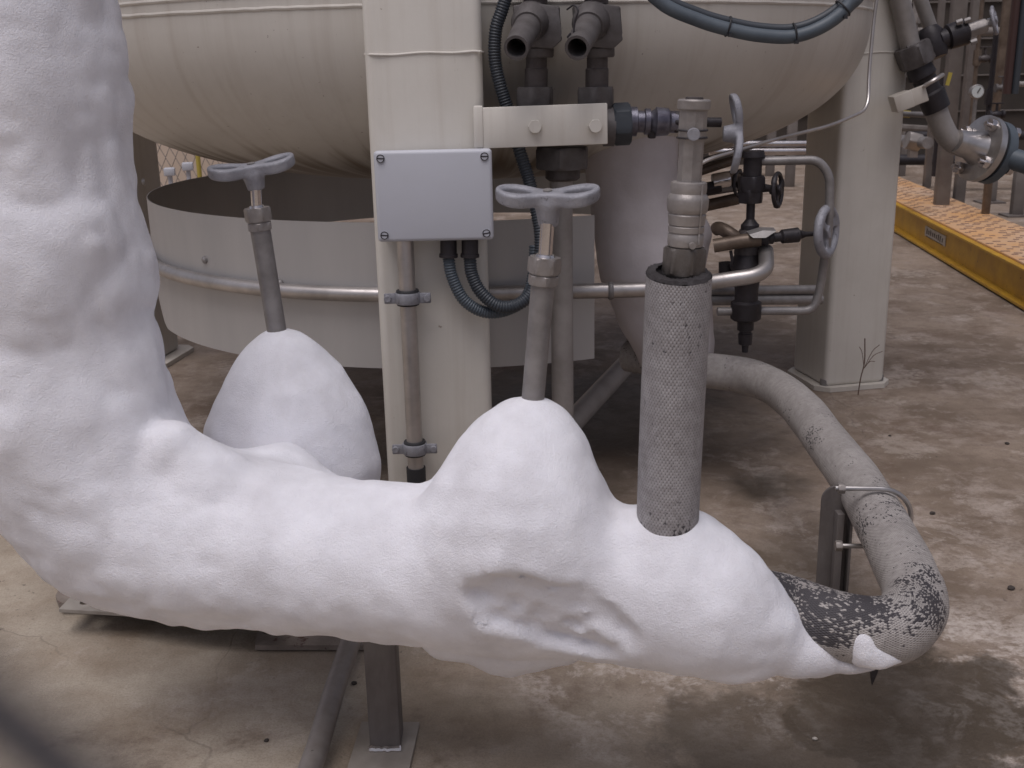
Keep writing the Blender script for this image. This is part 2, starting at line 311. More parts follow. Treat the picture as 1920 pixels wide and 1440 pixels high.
def sweep(bm, pts, r, seg=16, cap=True, rfun=None):
    """tube along pts; uv u = girth metres, v = length metres"""
    P = [Vector(p) for p in pts]; n = len(P); rr = r if isinstance(r, (list, tuple)) else [r]*n
    uvl = bm.loops.layers.uv.get('UVMap') or bm.loops.layers.uv.new('UVMap')
    T = [(P[min(i+1,n-1)]-P[max(i-1,0)]).normalized() for i in range(n)]
    x, y, _ = frame(T[0]); rings = []; L = 0; Ls = []
    for i in range(n):
        if i:
            L += (P[i]-P[i-1]).length; q = T[i-1].rotation_difference(T[i]); x = q @ x
            x = (x-T[i]*x.dot(T[i])).normalized(); y = T[i].cross(x)
        else: y = T[0].cross(x)
        Ls.append(L); ring = []
        for k in range(seg):
            a = 2*math.pi*k/seg; q_ = rr[i]*(rfun(a, L) if rfun else 1)
            ring.append(bm.verts.new(P[i]+x*math.cos(a)*q_+y*math.sin(a)*q_))
        rings.append(ring)
    R0 = sum(rr)/n
    for i in range(n-1):
        for k in range(seg):
            k2 = (k+1) % seg
            try: f = bm.faces.new((rings[i][k], rings[i][k2], rings[i+1][k2], rings[i+1][k]))
            except ValueError: continue
            f.smooth = True
            us = (k, k+1, k+1, k); vs = (Ls[i], Ls[i], Ls[i+1], Ls[i+1])
            for lp, u, v in zip(f.loops, us, vs): lp[uvl].uv = (u/seg*2*math.pi*R0, v)
    if cap:
        for ring in (rings[0][::-1], rings[-1]):
            try: bm.faces.new(ring)
            except ValueError: pass
    return rings
def lathe(bm, p0, p1, prof, seg=24, cap=True):
    """prof = [(t along p0->p1 (0..1), radius)]"""
    p0 = Vector(p0); p1 = Vector(p1); d = p1-p0; x, y, _ = frame(d); rings = []
    for t, r in prof:
        c = p0+d*t; rings.append([bm.verts.new(c+(x*math.cos(2*math.pi*k/seg)+y*math.sin(2*math.pi*k/seg))*max(r, 1e-4)) for k in range(seg)])
    for i in range(len(rings)-1):
        for k in range(seg):
            k2 = (k+1) % seg; f = bm.faces.new((rings[i][k], rings[i][k2], rings[i+1][k2], rings[i+1][k])); f.smooth = True
    if cap: bm.faces.new(rings[0][::-1]); bm.faces.new(rings[-1])
def hexn(bm, p0, p1, r, ch=.12, rot=0):
    """hex nut between p0 and p1, across-corner radius r, chamfered corners"""
    p0 = Vector(p0); p1 = Vector(p1); d = p1-p0; x, y, _ = frame(d); rings = []; S_ = 48
    def hx(a, rr):
        s = (a-rot) % (math.pi/3) - math.pi/6; return rr*math.cos(math.pi/6)/math.cos(s)
    for t, lim in ((0,.885),(ch,1),(1-ch,1),(1,.885)):
        ring = []
        for k in range(S_):
            a = 2*math.pi*k/S_; q = hx(a, r)*1.0
            if lim < 1: q = min(q, r*lim)
            ring.append(bm.verts.new(p0+d*t+(x*math.cos(a)+y*math.sin(a))*q))
        rings.append(ring)
    for i in range(3):
        for k in range(S_):
            k2 = (k+1) % S_; bm.faces.new((rings[i][k], rings[i][k2], rings[i+1][k2], rings[i+1][k]))
    bm.faces.new(rings[0][::-1]); bm.faces.new(rings[-1])
def prism(bm, poly, d, holes=()):
    """polygon (list of Vectors) extruded by vector d"""
    a = [bm.verts.new(p) for p in poly]; b = [bm.verts.new(Vector(p)+d) for p in poly]; n = len(poly)
    bm.faces.new(a[::-1]); bm.faces.new(b)
    for i in range(n): bm.faces.new((a[i], a[(i+1)%n], b[(i+1)%n], b[i]))
def finish(bm, ang=.62):
    bmesh.ops.recalc_face_normals(bm, faces=bm.faces)
    for f in bm.faces: f.smooth = True
    for e in bm.edges:
        if len(e.link_faces) == 2: e.smooth = e.calc_face_angle(0) < ang
C = S.collection
def wloc(o):
    l = Vector((0,0,0))
    while o: l += o.location; o = o.parent
    return l
def obj(name, bm, m, parent=None, fin=True, label=None, origin=None, ang=.62):
    if fin: finish(bm, ang)
    if parent is not None: org = wloc(parent)
    elif origin is not None: org = Vector(origin)
    else:
        vs = [v.co for v in bm.verts]
        org = Vector((sum(v.x for v in vs)/len(vs), sum(v.y for v in vs)/len(vs), min(v.z for v in vs)))
    for v in bm.verts: v.co -= org
    me = bpy.data.meshes.new(name); bm.to_mesh(me); bm.free(); me.materials.append(MT[m] if isinstance(m, str) else m)
    o = bpy.data.objects.new(name, me); C.objects.link(o)
    if parent is not None: o.parent = parent
    else: o.location = org
    if label: o['label'] = label
    return o
def tag(o, label, cat, group=None):
    o['label'] = label; o['category'] = cat
    if group: o['group'] = group
    return o
def thing(name, loc, label, cat, group=None):
    o = bpy.data.objects.new(name, None); C.objects.link(o); o.location = loc; o.empty_display_size = .05
    return tag(o, label, cat, group)
def nb(): return bmesh.new()
def struct(name, bm, m, kind='structure'):
    o = obj(name, bm, m, origin=(0,0,0)); o['kind'] = kind; return o
def tube(name, pts, r, m, parent=None, seg=16, **k):
    bm = nb(); sweep(bm, pts, r, seg, **k); return obj(name, bm, m, parent)
# ------------------------------------------------------------ signed distance modelling (surface nets)
_rs = np.random.RandomState(7); _G = _rs.rand(32,32,32).astype(np.float32)
def vnoise(X, Y, Z, s, off=0):
    q = [(A/s+off+i*7.3) for i, A in enumerate((X, Y, Z))]; f0 = [np.floor(a).astype(np.int32) for a in q]
    t = [(a-b) for a, b in zip(q, f0)]; t = [(a*a*(3-2*a)).astype(np.float32) for a in t]; i0 = [a & 31 for a in f0]; i1 = [(a+1) & 31 for a in i0]
    r = 0
    for cx in (0,1):
        for cy in (0,1):
            for cz in (0,1):
                w = (t[0] if cx else 1-t[0])*(t[1] if cy else 1-t[1])*(t[2] if cz else 1-t[2])
                r = r + w*_G[(i1 if cx else i0)[0], (i1 if cy else i0)[1], (i1 if cz else i0)[2]]
    return r*2-1
def smin(a, b, k): 
    h = np.clip(k-np.abs(a-b), 0, None)/k; return np.minimum(a, b)-h*h*k*.25
def cone_sdf(X, Y, Z, a, b, ra, rb):
    ba = b-a; l2 = max(float(ba.dot(ba)), 1e-9)
    h = np.clip(((X-a.x)*ba.x+(Y-a.y)*ba.y+(Z-a.z)*ba.z)/l2, 0, 1)
    return np.sqrt((X-a.x-h*ba.x)**2+(Y-a.y-h*ba.y)**2+(Z-a.z-h*ba.z)**2)-(ra+(rb-ra)*h)
def nets(D, o, s):
    nx, ny, nz = D.shape; ins = D < 0
    c = np.zeros((nx-1, ny-1, nz-1), np.int8)
    for i in (0,1):
        for j in (0,1):
            for k in (0,1): c += ins[i:nx-1+i, j:ny-1+j, k:nz-1+k]
    act = (c > 0) & (c < 8); idx = -np.ones(act.shape, np.int64); I = np.argwhere(act); idx[act] = np.arange(len(I))
    acc = np.zeros((len(I), 3)); cnt = np.zeros(len(I))
    for ax in range(3):
        o1, o2 = [q for q in range(3) if q != ax]
        for u in (0,1):
            for v in (0,1):
                a = I.copy(); a[:, o1] += u; a[:, o2] += v; b = a.copy(); b[:, ax] += 1
                da = D[a[:,0],a[:,1],a[:,2]]; db = D[b[:,0],b[:,1],b[:,2]]; mk = (da < 0) != (db < 0)
                t = np.where(mk, da/(da-db+1e-12), 0); p = a.astype(float); p[:, ax] += t
                acc[mk] += p[mk]; cnt[mk] += 1
    V = acc/cnt[:, None]*s+np.array(o)
    Fs = []
    for ax in range(3):
        o1, o2 = [(1,2),(2,0),(0,1)][ax]
        sl_a = [slice(None)]*3; sl_b = [slice(None)]*3; sl_a[ax] = slice(0,-1); sl_b[ax] = slice(1,None)
        A = ins[tuple(sl_a)]; B = ins[tuple(sl_b)]; E = np.argwhere(A != B)
        ok = (E[:,o1] > 0) & (E[:,o2] > 0) & (E[:,o1] < D.shape[o1]-1) & (E[:,o2] < D.shape[o2]-1); E = E[ok]; fl = A[E[:,0],E[:,1],E[:,2]]
        q = []
        for u, v in ((-1,-1),(0,-1),(0,0),(-1,0)):
            e = E.copy(); e[:, o1] += u; e[:, o2] += v; q.append(idx[e[:,0],e[:,1],e[:,2]])
        q = np.stack(q, 1); q[~fl] = q[~fl][:, ::-1]; Fs.append(q)
    return V, np.concatenate(Fs)
def grid(lo, hi, s):
    ax = [np.arange(lo[i], hi[i]+s, s, dtype=np.float32) for i in range(3)]; return np.meshgrid(*ax, indexing='ij')
def sdf_obj(name, V, Fc, m, parent=None, origin=None):
    org = np.array(wloc(parent) if parent is not None else (origin if origin is not None else (V[:,0].mean(), V[:,1].mean(), V[:,2].min())))
    me = bpy.data.meshes.new(name); me.from_pydata((V-org).tolist(), [], Fc.tolist()); me.materials.append(MT[m])
    me.polygons.foreach_set('use_smooth', [True]*len(me.polygons)); me.update()
    o = bpy.data.objects.new(name, me); C.objects.link(o)
    if parent is not None: o.parent = parent
    else: o.location = org
    return o
def xf(V, M): 
    A = np.array(M); return V @ A[:3,:3].T + A[:3,3]
def handle_mesh(L=.075, W=.030, t=.006, lift=.006, hub=.022, hubr=.013):
    st = .0015
    X, Y, Z = grid((-L*1.25,-W*1.6,-hub-.006), (L*1.25,W*1.6,t+lift+.010), st)
    c = L-W; d = np.sqrt((np.abs(X)-c)**2+Y**2)-W
    bar = np.maximum(np.abs(X)-c, np.abs(Y)-W*.52); d = smin(d, bar, W*.6)
    ho = (np.sqrt(((np.abs(X)-c*.98)/1.55)**2+Y**2)-W*.44)*.8
    d = np.maximum(d, -ho)
    zz = Z-lift*((X/L)**2)
    e = np.abs(zz)-t; rr = .0045
    q = np.minimum(np.maximum(d+rr, e+rr), 0)+np.sqrt(np.maximum(d+rr, 0)**2+np.maximum(e+rr, 0)**2)-rr
    h = cone_sdf(X, Y, Z, Vector((0,0,-t-.004)), Vector((0,0,-hub)), hubr*1.25, hubr)
    h = np.maximum(np.maximum(h, -hub-Z), Z+t*.2)
    q = smin(q, h, .008)
    return nets(q, (X[0,0,0],Y[0,0,0],Z[0,0,0]), st)
def wheel_mesh(Rw=.05, t=.006, n=3, st=.0018, rim_=.12):
    X, Y, Z = grid((-Rw*1.2,-Rw*1.2,-.025), (Rw*1.2,Rw*1.2,.02), st)
    r = np.sqrt(X*X+Y*Y); a = np.arctan2(Y, X)
    rim = np.sqrt((r-Rw*(1-rim_))**2+Z**2)-Rw*rim_
    sec = (a*n/(2*math.pi)) % 1-.5; spoke = np.maximum(np.maximum(np.abs(sec)*2*math.pi/n*r-Rw*.13, np.abs(Z)-t*.6), r-Rw*.9)
    hub = np.maximum(r-Rw*.24, np.abs(Z+.004)-.013)
    return nets(smin(smin(rim, spoke, .008), hub, .006), (X[0,0,0],Y[0,0,0],Z[0,0,0]), st)
def placeM(p, zdir, xdir):
    z = Vector(zdir).normalized(); x = Vector(xdir); x = (x-z*x.dot(z)).normalized(); y = z.cross(x)
    M = Matrix((x, y, z)).transposed().to_4x4(); M.translation = p; return M
# ============================================================ THE SETTING
bm = nb()
for a, b_ in (((-40,-20),(40,-20)),): pass
vs = [bm.verts.new((x, y, 0)) for x, y in ((-60,-15),(60,-15),(60,60),(-60,60))]; bm.faces.new(vs)
struct('ground', bm, 'ground')
# ============================================================ TANK
TC = Vector((-.1, 3.2, 0)); TR = 1.07; Z0 = 1.06; HH = .40
tank = thing('storage_tank', (TC.x, TC.y, 0), 'big cream white cylindrical storage tank with dished stained underside standing on box legs', 'tank')
bm = nb(); prof = []
for i in range(0, 41):
    a = math.pi/2*i/40; prof.append((math.sin(a)*TR, Z0-HH*max(0, 1-math.sin(a)**2.6)**.4))
prof += [(TR, Z0+.003), (TR, 3.2)]
SEG = 160; rings = []
for r, z in prof:
    rings.append([bm.verts.new((TC.x+r*math.sin(2*math.pi*k/SEG), TC.y-r*math.cos(2*math.pi*k/SEG), z)) for k in range(SEG)] if r > 1e-4 else None)
cv = bm.verts.new((TC.x, TC.y, Z0-HH))
for k in range(SEG):
    bm.faces.new((cv, rings[1][k], rings[1][(k+1)%SEG]))
    for i in range(1, len(rings)-1): bm.faces.new((rings[i][k], rings[i+1][k], rings[i+1][(k+1)%SEG], rings[i][(k+1)%SEG]))
bm.faces.new([rings[-1][k] for k in range(SEG)])
obj('shell', bm, 'tank', tank)
def ringpath(Rr, z, a0=0, a1=360, n=140, jit=0):
    return [Vector((TC.x+(Rr+random.uniform(-jit,jit))*math.sin(R(a0+(a1-a0)*i/n)), TC.y-(Rr)*math.cos(R(a0+(a1-a0)*i/n)), z+random.uniform(-jit,jit))) for i in range(n+1)]
for dz in (0, .024):
    tube('weld_seam', ringpath(TR-.0015, Z0+dz, jit=.0006, n=300), .0045, 'tank', tank, seg=8, cap=False)
def leg(cx, cy, w, d, yaw, kind='cream', plate=.32, zt=1.45, zk=None):
    rot = Matrix.Rotation(yaw, 3, 'Z'); bm = nb()
    box(bm, Vector((cx, cy, (zt+.012)/2)), (w, d, zt-.012), rot, .016, 3)
    l = obj('leg', bm, kind, tank)
    bm = nb(); pts = []
    for sx, sy in ((-1,-1),(1,-1),(1,1),(-1,1)):
        for dx, dy in (((0,.035*-sy),(-sx*.035,0)) if sx*sy > 0 else ((-sx*.035,0),(0,-sy*.035))):
            pts.append(rot @ Vector((sx*plate/2+dx, sy*plate/2+dy, 0)) + Vector((cx, cy, .001)))
    prism(bm, pts, Vector((0,0,.014))); obj('base_plate', bm, 'cream', l)
    for sx, sy in ((-1,-1),(1,-1)):
        q = rot @ Vector((sx*(plate/2-.035), sy*(plate/2-.035), 0)) + Vector((cx, cy, .0155)); bm = nb()
        lathe(bm, q, q+Vector((0,0,.045)), [(0,.007),(1,.007)], 12); hexn(bm, q, q+Vector((0,0,.018)), .015)
        obj('anchor_bolt', bm, 'steel_worn', l)
    if zk:
        bm = nb(); h = w/2+.0005; k = d/2+.0005
        pts = [rot @ Vector(p) + Vector((cx, cy, zk+random.uniform(-.002,.002))) for p in ((-h,-k+.02,0),(-h+.015,-k,0),(-h/2,-k,0),(0,-k,0),(h/2,-k,0),(h-.015,-k,0),(h,-k+.02,0),(h,k,0))]
        sweep(bm, smooth_path(pts, 6), .0022, 8); obj('weld_bead', bm, kind, l)
    return l
pA = at(808, 500, 2.06); LW = .213; LD = .215
legA = leg(pA.x, 2.06+LD/2, LW, LD, R(1.0), 'white', .30, zk=at(800,100,2.06).z)
pB = gz(1578, 722)
YB = pB.y
xb0, xb1 = at(1548, 500, YB).x, at(1655, 500, YB).x
legB = leg((xb0+xb1)/2-.01, YB+.06, .195, .21, R(12), 'white', .245, zk=at(1600,100,YB).z)
pC = gz(325, 690)
legC = leg(pC.x-.15, pC.y+.13, .20, .20, R(-8), 'cream', .29)
# thin instrument line round the right of the tank
Yr = 2.42
pts = [at(1655,-60,Yr+.3), at(1640,20,Yr+.3), at(1629,140,Yr+.28), at(1628,205,Yr+.25), at(1560,235,Yr+.15), at(1450,262,Yr+.02), at(1330,298,2.3), at(1290,320,2.3)]
o = tube('instrument_tube', fillet(pts, .05), .0042, 'steel', None, 10)
tag(o, 'thin bare metal instrument tube bent round the right flank of the tank', 'tube')

# ============================================================ BAND + RING PIPE
BC = Vector((-.13, 3.16)); BR = .86; ZT, ZB = at(800, 417, 2.3).z, at(800, 692, 2.3).z
def arc(Rr, z, a0, a1, n): return [Vector((BC.x+Rr*math.sin(R(a0+(a1-a0)*i/n)), BC.y-Rr*math.cos(R(a0+(a1-a0)*i/n)), z)) for i in range(n+1)]
bm = nb(); A0, A1, n = 21.5, -232, 120
rows = []
for t, Rr in ((0, BR), (1, BR)):
    pass
def zbot(deg):
    # lower edge steps up towards the left where the sheet is cut back
    if deg < -72: return ZB+.115
    if deg < -62: return ZB+.115*(-62-deg)/10
    return ZB
o1 = []; 
for Rr in (BR, BR-.0025):
    for top in (0, 1):
        row = []
        for i in range(n+1):
            dg = A0+(A1-A0)*i/n; row.append(bm.verts.new((BC.x+Rr*math.sin(R(dg)), BC.y-Rr*math.cos(R(dg)), ZT if top else zbot(dg))))
        rows.append(row)
for i in range(n):
    for a, b_ in ((0,1),(1,3),(3,2),(2,0)): bm.faces.new((rows[a][i], rows[a][i+1], rows[b_][i+1], rows[b_][i]))
for i in (0, n): bm.faces.new((rows[0][i], rows[1][i], rows[3][i], rows[2][i]))
band = thing('sheet_band', (BC.x, BC.y-BR, ZB), 'curved bare aluminium sheet band ringing the space under the tank, behind the middle leg', 'metal band')
obj('sheet', bm, 'sheet', band)
for px, py in ((543,513),(373,490),(283,372)):
    dg = {543:-26, 373:-42, 283:-72}[px]; z = at(px,py,2.5).z; p = Vector((BC.x+BR*math.sin(R(dg)), BC.y-BR*math.cos(R(dg)), z)); nrm = Vector((math.sin(R(dg)), -math.cos(R(dg)), 0))
    bm = nb(); lathe(bm, p, p+nrm*.008, [(0,.009),(.6,.008),(1,.004)], 12); obj('rivet', bm, 'steel_worn', band)
# ring pipe: follows the band, then runs on to the right and ends in the dark valve
zr = lambda px, py, Y: at(px, py, Y)
rp = []
for i in range(30):
    dg = -92+95*i/29; z = at(900, 553, 2.27).z + (0.012*min(1, (-60-dg)/15) if dg < -60 else 0); rp.append(Vector((BC.x+(BR+.018)*math.sin(R(dg)), BC.y-(BR+.018)*math.cos(R(dg)), z)))
zr_ = rp[-1].z; rp = smooth_path(rp, 3)
rp += fillet([rp[-1]+Vector((.05,.001,0)), Vector((at(1240,545,2.29).x, 2.29, zr_)), at(1438,514,2.27), at(1436,470,2.36)], .07, 8)
pipeR = thing('ring_pipe', tuple(rp[20]), 'satin stainless pipe running round the aluminium band and on to the dark valve', 'pipe')
tube('pipe_run', rp, .0165, 'steel', pipeR, 20)
p = Vector((at(1140,545,2.285).x, 2.286, zr_)); q = p+Vector((.011,0,0)); bm = nb(); lathe(bm, p, q, [(0,.0178),(.3,.0195),(.7,.0195),(1,.0178)], 20); obj('weld_collar', bm, 'steel_worn', pipeR)

# ============================================================ LEG A FITTINGS
YA = 2.055
jb = thing('junction_box', tuple(at(815,450,YA-.03)), 'pale grey plastic junction box with four slotted corner screws on the middle leg', 'junction box')
p0 = at(700, 283, YA-.055); p1 = at(926, 449, YA-.055); w = p1.x-p0.x; h = p0.z-p1.z; cx = (p0.x+p1.x)/2; cz = (p0.z+p1.z)/2
bm = nb(); box(bm, Vector((cx, YA-.0215, cz)), (w-.006, .040, h-.006), None, .006, 3); obj('box_body', bm, 'grey_box', jb)
bm = nb(); box(bm, Vector((cx, YA-.052, cz)), (w, .021, h), None, .007, 4); lid = obj('lid', bm, 'grey_box', jb)
for sx in (-1,1):
    for sz in (-1,1):
        q = Vector((cx+sx*(w/2-.013), YA-.0628, cz+sz*(h/2-.013))); bm = nb()
        lathe(bm, q, q-Vector((0,.0015,0)), [(0,.0075),(1,.007)], 20); s_ = obj('screw', bm, 'grey_box', lid)
        bm = nb(); q2 = q-Vector((0,.0017,0)); sweep(bm, [q2+Vector((.0066*math.cos(a), 0, .0066*math.sin(a))) for a in [2*math.pi*i/24 for i in range(25)]], .0009, 6)
        box(bm, q2, (.013,.0012,.002), Matrix.Rotation(random.uniform(-.2,.2),3,'Y')); obj('slot', bm, 'dark', s_)
for px in (841, 881):
    a = at(px, 449, YA-.035); b_ = at(px, 482, YA-.035); bm = nb(); lathe(bm, a, b_, [(0,.0155),(.8,.0155),(.82,.0175),(1,.0175)], 16)
    obj('cable_gland', bm, 'dark', jb)
def corrug(name, pts, r, m, label, group=None, pitch=.0052):
    P = smooth_path(pts, 10); L = 0; out = [P[0]]
    # resample evenly
    tot = sum((P[i+1]-P[i]).length for i in range(len(P)-1)); N = int(tot/pitch*4); ds = tot/N; acc = 0; i = 0; cur = P[0]
    res = [P[0]]; d = 0; seglen = (P[1]-P[0]).length; pos = 0
    for k in range(1, N+1):
        t = k*ds
        while i < len(P)-2 and pos+seglen < t: pos += seglen; i += 1; seglen = (P[i+1]-P[i]).length
        res.append(P[i].lerp(P[i+1], min(1, (t-pos)/max(seglen,1e-9))))
    rr = [r*(1.0 if (k % 4) in (0,1) else .86) for k in range(len(res))]
    bm = nb(); sweep(bm, res, rr, 14); o = obj(name, bm, m, ang=2.5); tag(o, label, 'conduit', group); return o
corrug('flexible_conduit', [at(841,484,YA-.035), at(848,520,YA-.036), at(870,562,YA-.036), at(905,584,YA-.03), at(945,583,YA-.02), at(985,560,YA+.0), at(1000,515,YA+.02), at(1003,460,YA+.03)], .0118, 'hose', 'blue grey corrugated conduit from the left gland of the box, outer loop', 'conduits looping from the junction box')
corrug('flexible_conduit', [at(881,484,YA-.035), at(885,515,YA-.036), at(902,548,YA-.04), at(935,574,YA-.045), at(972,570,YA-.04), at(1000,542,YA-.03), at(1012,490,YA-.01), at(1012,430,YA+.0), at(995,350,YA+.02), at(975,285,YA+.02), at(955,215,YA+.03), at(938,160,YA+.03), at(928,110,YA+.03), at(930,55,YA+.03), at(944,10,YA+.03), at(960,-60,YA+.03), at(975,-300,YA+.03)], .0125, 'hose_dark', 'dark corrugated conduit rising behind the white bracket to the top', 'conduits looping from the junction box')
# upper conduit with two cable ties
ups = [at(1100,-260,2.02), at(1190,-60,2.0), at(1240,5,2.0), at(1310,38,2.0), at(1370,56,2.0), at(1430,67,2.0), at(1490,68,2.0), at(1545,48,2.0), at(1590,12,2.0), at(1625,-40,2.0), at(1700,-260,2.05)]
uc = thing('cable_conduit', tuple(at(1430,67,2.0)), 'smooth blue grey conduit sagging across the top of the tank with two cable ties', 'conduit')
bm = nb(); P = smooth_path(ups, 14); sweep(bm, P, .0118, 14); obj('conduit', bm, 'hose', uc)
bm = nb(); P2 = [p+Vector((0,.01,.014)) for p in P]; sweep(bm, P2, .008, 12); obj('inner_cable', bm, 'hose_dark', uc)
for px, py in ((1365,55),(1488,69),(1585,28)):
    c = at(px, py, 2.0); i = min(range(len(P)), key=lambda k: (P[k]-c).length); i = max(1, min(len(P)-2, i)); t = (P[i+1]-P[i-1]).normalized(); x, y, _ = frame(t); bm = nb()
    sweep(bm, [P[i]+Vector((0,.004,.005))+x*math.cos(a)*.0165+y*math.sin(a)*.0165 for a in [2*math.pi*k/20 for k in range(21)]], .0018, 6); box(bm, P[i]+Vector((.001,-.012,-.010)), (.006,.006,.006)); obj('cable_tie', bm, 'rubber', uc)
# bracket
br = thing('mounting_bracket', tuple(at(1015,236,YA-.02)), 'white painted flat bracket with two hex bolts fixed to the middle leg', 'bracket')
YK = YA-.03; p0 = at(903,200,YK); p1 = at(1139,272,YK); bm = nb(); box(bm, Vector(((p0.x+p1.x)/2, YK+.004, (p0.z+p1.z)/2)), (p1.x-p0.x, .009, p0.z-p1.z), Matrix.Rotation(R(-.9),3,'Y'), .002, 2)
obj('plate', bm, 'white', br)
p0 = at(889,200,YK); p1 = at(905,274,YK); bm = nb(); box(bm, Vector(((p0.x+p1.x)/2, YK+.012, (p0.z+p1.z)/2-.001)), (p1.x-p0.x+.004, .030, p0.z-p1.z+.004), None, .003, 2); obj('end_flange', bm, 'white', br)
for px, py in ((1003,237),(1116,236)):
    a = at(px,py,YK-.0005); bm = nb(); hexn(bm, a, a-Vector((0,.012,0)), .0125); obj('hex_bolt', bm, 'white', br)
# relief valves above the bracket
def relief(dx, label):
    Yv = 2.055; X = lambda px, py: at(px+dx, py, Yv+.045)
    t = thing('relief_valve', tuple(X(1003,195)), label, 'relief valve', 'twin relief valves above the bracket')
    bm = nb(); a = X(1003,205); b_ = X(1003,163); hexn(bm, b_-Vector((0,0,.0)), a, .0365, .14, R(12)); lathe(bm, a, a-Vector((0,0,.02)), [(0,.026),(1,.026)], 20); obj('union_nut', bm, 'relief', t)
    bm = nb(); lathe(bm, X(1005,165), X(1006,108), [(0,.0215),(.62,.0215),(.66,.0195),(1,.0195)], 24); obj('neck', bm, 'bronze', t)
    bm = nb(); lathe(bm, X(1012,108), X(1012,84), [(0,.024),(.15,.026),(.7,.026),(.75,.022),(1,.022)], 6 if 0 else 24); obj('collar', bm, 'relief', t)
    # wedge body
    bm = nb(); Yb = Yv+.045; d = .062
    poly = [at(px+dx,py,Yb-d/2) for px, py in ((962,10),(1000,5),(1050,12),(1050,62),(1055,74),(1036,92),(990,88),(966,60))]
    prism(bm, poly, Vector((0,d,0))); bmesh.ops.bevel(bm, geom=list(bm.edges), offset=.003, segments=2, affect='EDGES', profile=.5); obj('body', bm, 'relief', t)
    bm = nb(); lathe(bm, X(1004,8), X(1004,-60), [(0,.022),(.2,.022),(.22,.028),(.9,.028),(1,.02)], 20); obj('bonnet', bm, 'bronze', t)
    # outlet spout, pointing at the camera and down
    bm = nb(); s0 = at(995+dx,40,Yb-.02); s1 = at(968+dx,90,Yb-.155)
    dd = (s1-s0); lathe(bm, s0-dd*.1, s0+dd*.22, [(0,.034),(.6,.034),(1,.027)], 24); obj('outlet_boss', bm, 'relief', t)
    bm = nb(); rings_ = []; lathe(bm, s0, s1, [(0,.0235),(.55,.0235),(.9,.0215),(1,.0215)], 28, cap=False); lathe(bm, s1, s0, [(0,.0215),(0.0,.0165),(.5,.0165)], 28, cap=False)
    x, y, _ = frame(s0-s1); c = s1+(s0-s1)*.5; f = [bm.verts.new(c+(x*math.cos(2*math.pi*k/28)+y*math.sin(2*math.pi*k/28))*.0165) for k in range(28)]; bm.faces.new(f)
    obj('outlet_spout', bm, 'relief', t)
relief(0, 'left of the two dark grey relief valves with spout pointing down, beside the leg')
relief(114, 'right of the two dark grey relief valves with spout pointing down, over the bracket end')
o = tube('seal_wire', smooth_path([at(1063,18,1.98), at(1076,10,1.97), at(1084,20,1.96), at(1078,40,1.96), at(1074,66,1.96), at(1064,70,1.96), at(1070,62,1.96)], 5), .0016, 'dark', None, 8); tag(o, 'dark looped seal wire between the two relief valves', 'wire')
# manifold below the bracket and its vertical pipe
mf = thing('manifold_riser', tuple(gz(1050, 800)), 'vertical grey pipe under the bracket topped by dark hex coupling', 'pipe')
Ym = 2.16; bm = nb(); b0 = at(1054,275,Ym); b1 = at(1054,316,Ym); hexn(bm, b0, b1, .056, .1, R(8)); obj('coupling_nut', bm, 'relief', mf)
bm = nb(); lathe(bm, at(1055,316,Ym), at(1055,338,Ym), [(0,.034),(.8,.034),(1,.028)], 24); obj('coupling_neck', bm, 'bronze', mf)
bm = nb(); q = at(1052,338,Ym); sweep(bm, [q, Vector((q.x, q.y, .0))+Vector((0.0,0,.02))], .0225, 24); obj('pipe', bm, 'beige_pipe', mf)
bm = nb(); box(bm, at(1020,236,Ym-.03), (.26,.075,.055), None, .012, 3); obj('manifold_block', bm, 'bronze', mf)
# side isolation valve, horizontal to the right of the bracket
sv = thing('isolation_valve', tuple(at(1200,228,2.08)), 'horizontal blue grey valve right of the bracket with an edge-on pale handle', 'valve')
def H(px, py=None): return at(px, (228 if py is None else py)+(px-1200)*.01, 2.09)
bm = nb(); lathe(bm, H(1132,238), H(1152,238), [(0,.036),(1,.036)], 24); obj('flange', bm, 'relief', sv)
bm = nb(); hexn(bm, H(1150,234), H(1182,232), .040, .1, R(20)); obj('union_nut', bm, 'hose_dark', sv)
bm = nb(); lathe(bm, H(1180), H(1270), [(0,.027),(.15,.027),(.17,.02),(.3,.02),(.32,.024),(.42,.024),(.44,.019),(.52,.023),(.55,.027),(.8,.025),(.85,.02),(1,.02)], 20); obj('valve_body', bm, 'blued', sv)
bm = nb(); hexn(bm, H(1262), H(1312), .022, .1); lathe(bm, H(1310), H(1352), [(0,.016),(.3,.016),(.35,.009),(1,.009)], 16); obj('bonnet', bm, 'dark', sv)
V, Fc = handle_mesh(.075, .032, .007, -.012, .03, .014)
M_ = placeM(at(1386,250,2.09), (1,-.12,.02), (.10,.30,.8)); sdf_obj('handle', xf(V, M_), Fc, 'alu', sv)
bm = nb(); box(bm, H(1222,245), (.014,.02,.028), None, .003); box(bm, H(1238,207), (.02,.012,.005)); obj('locking_tab', bm, 'dark', sv)

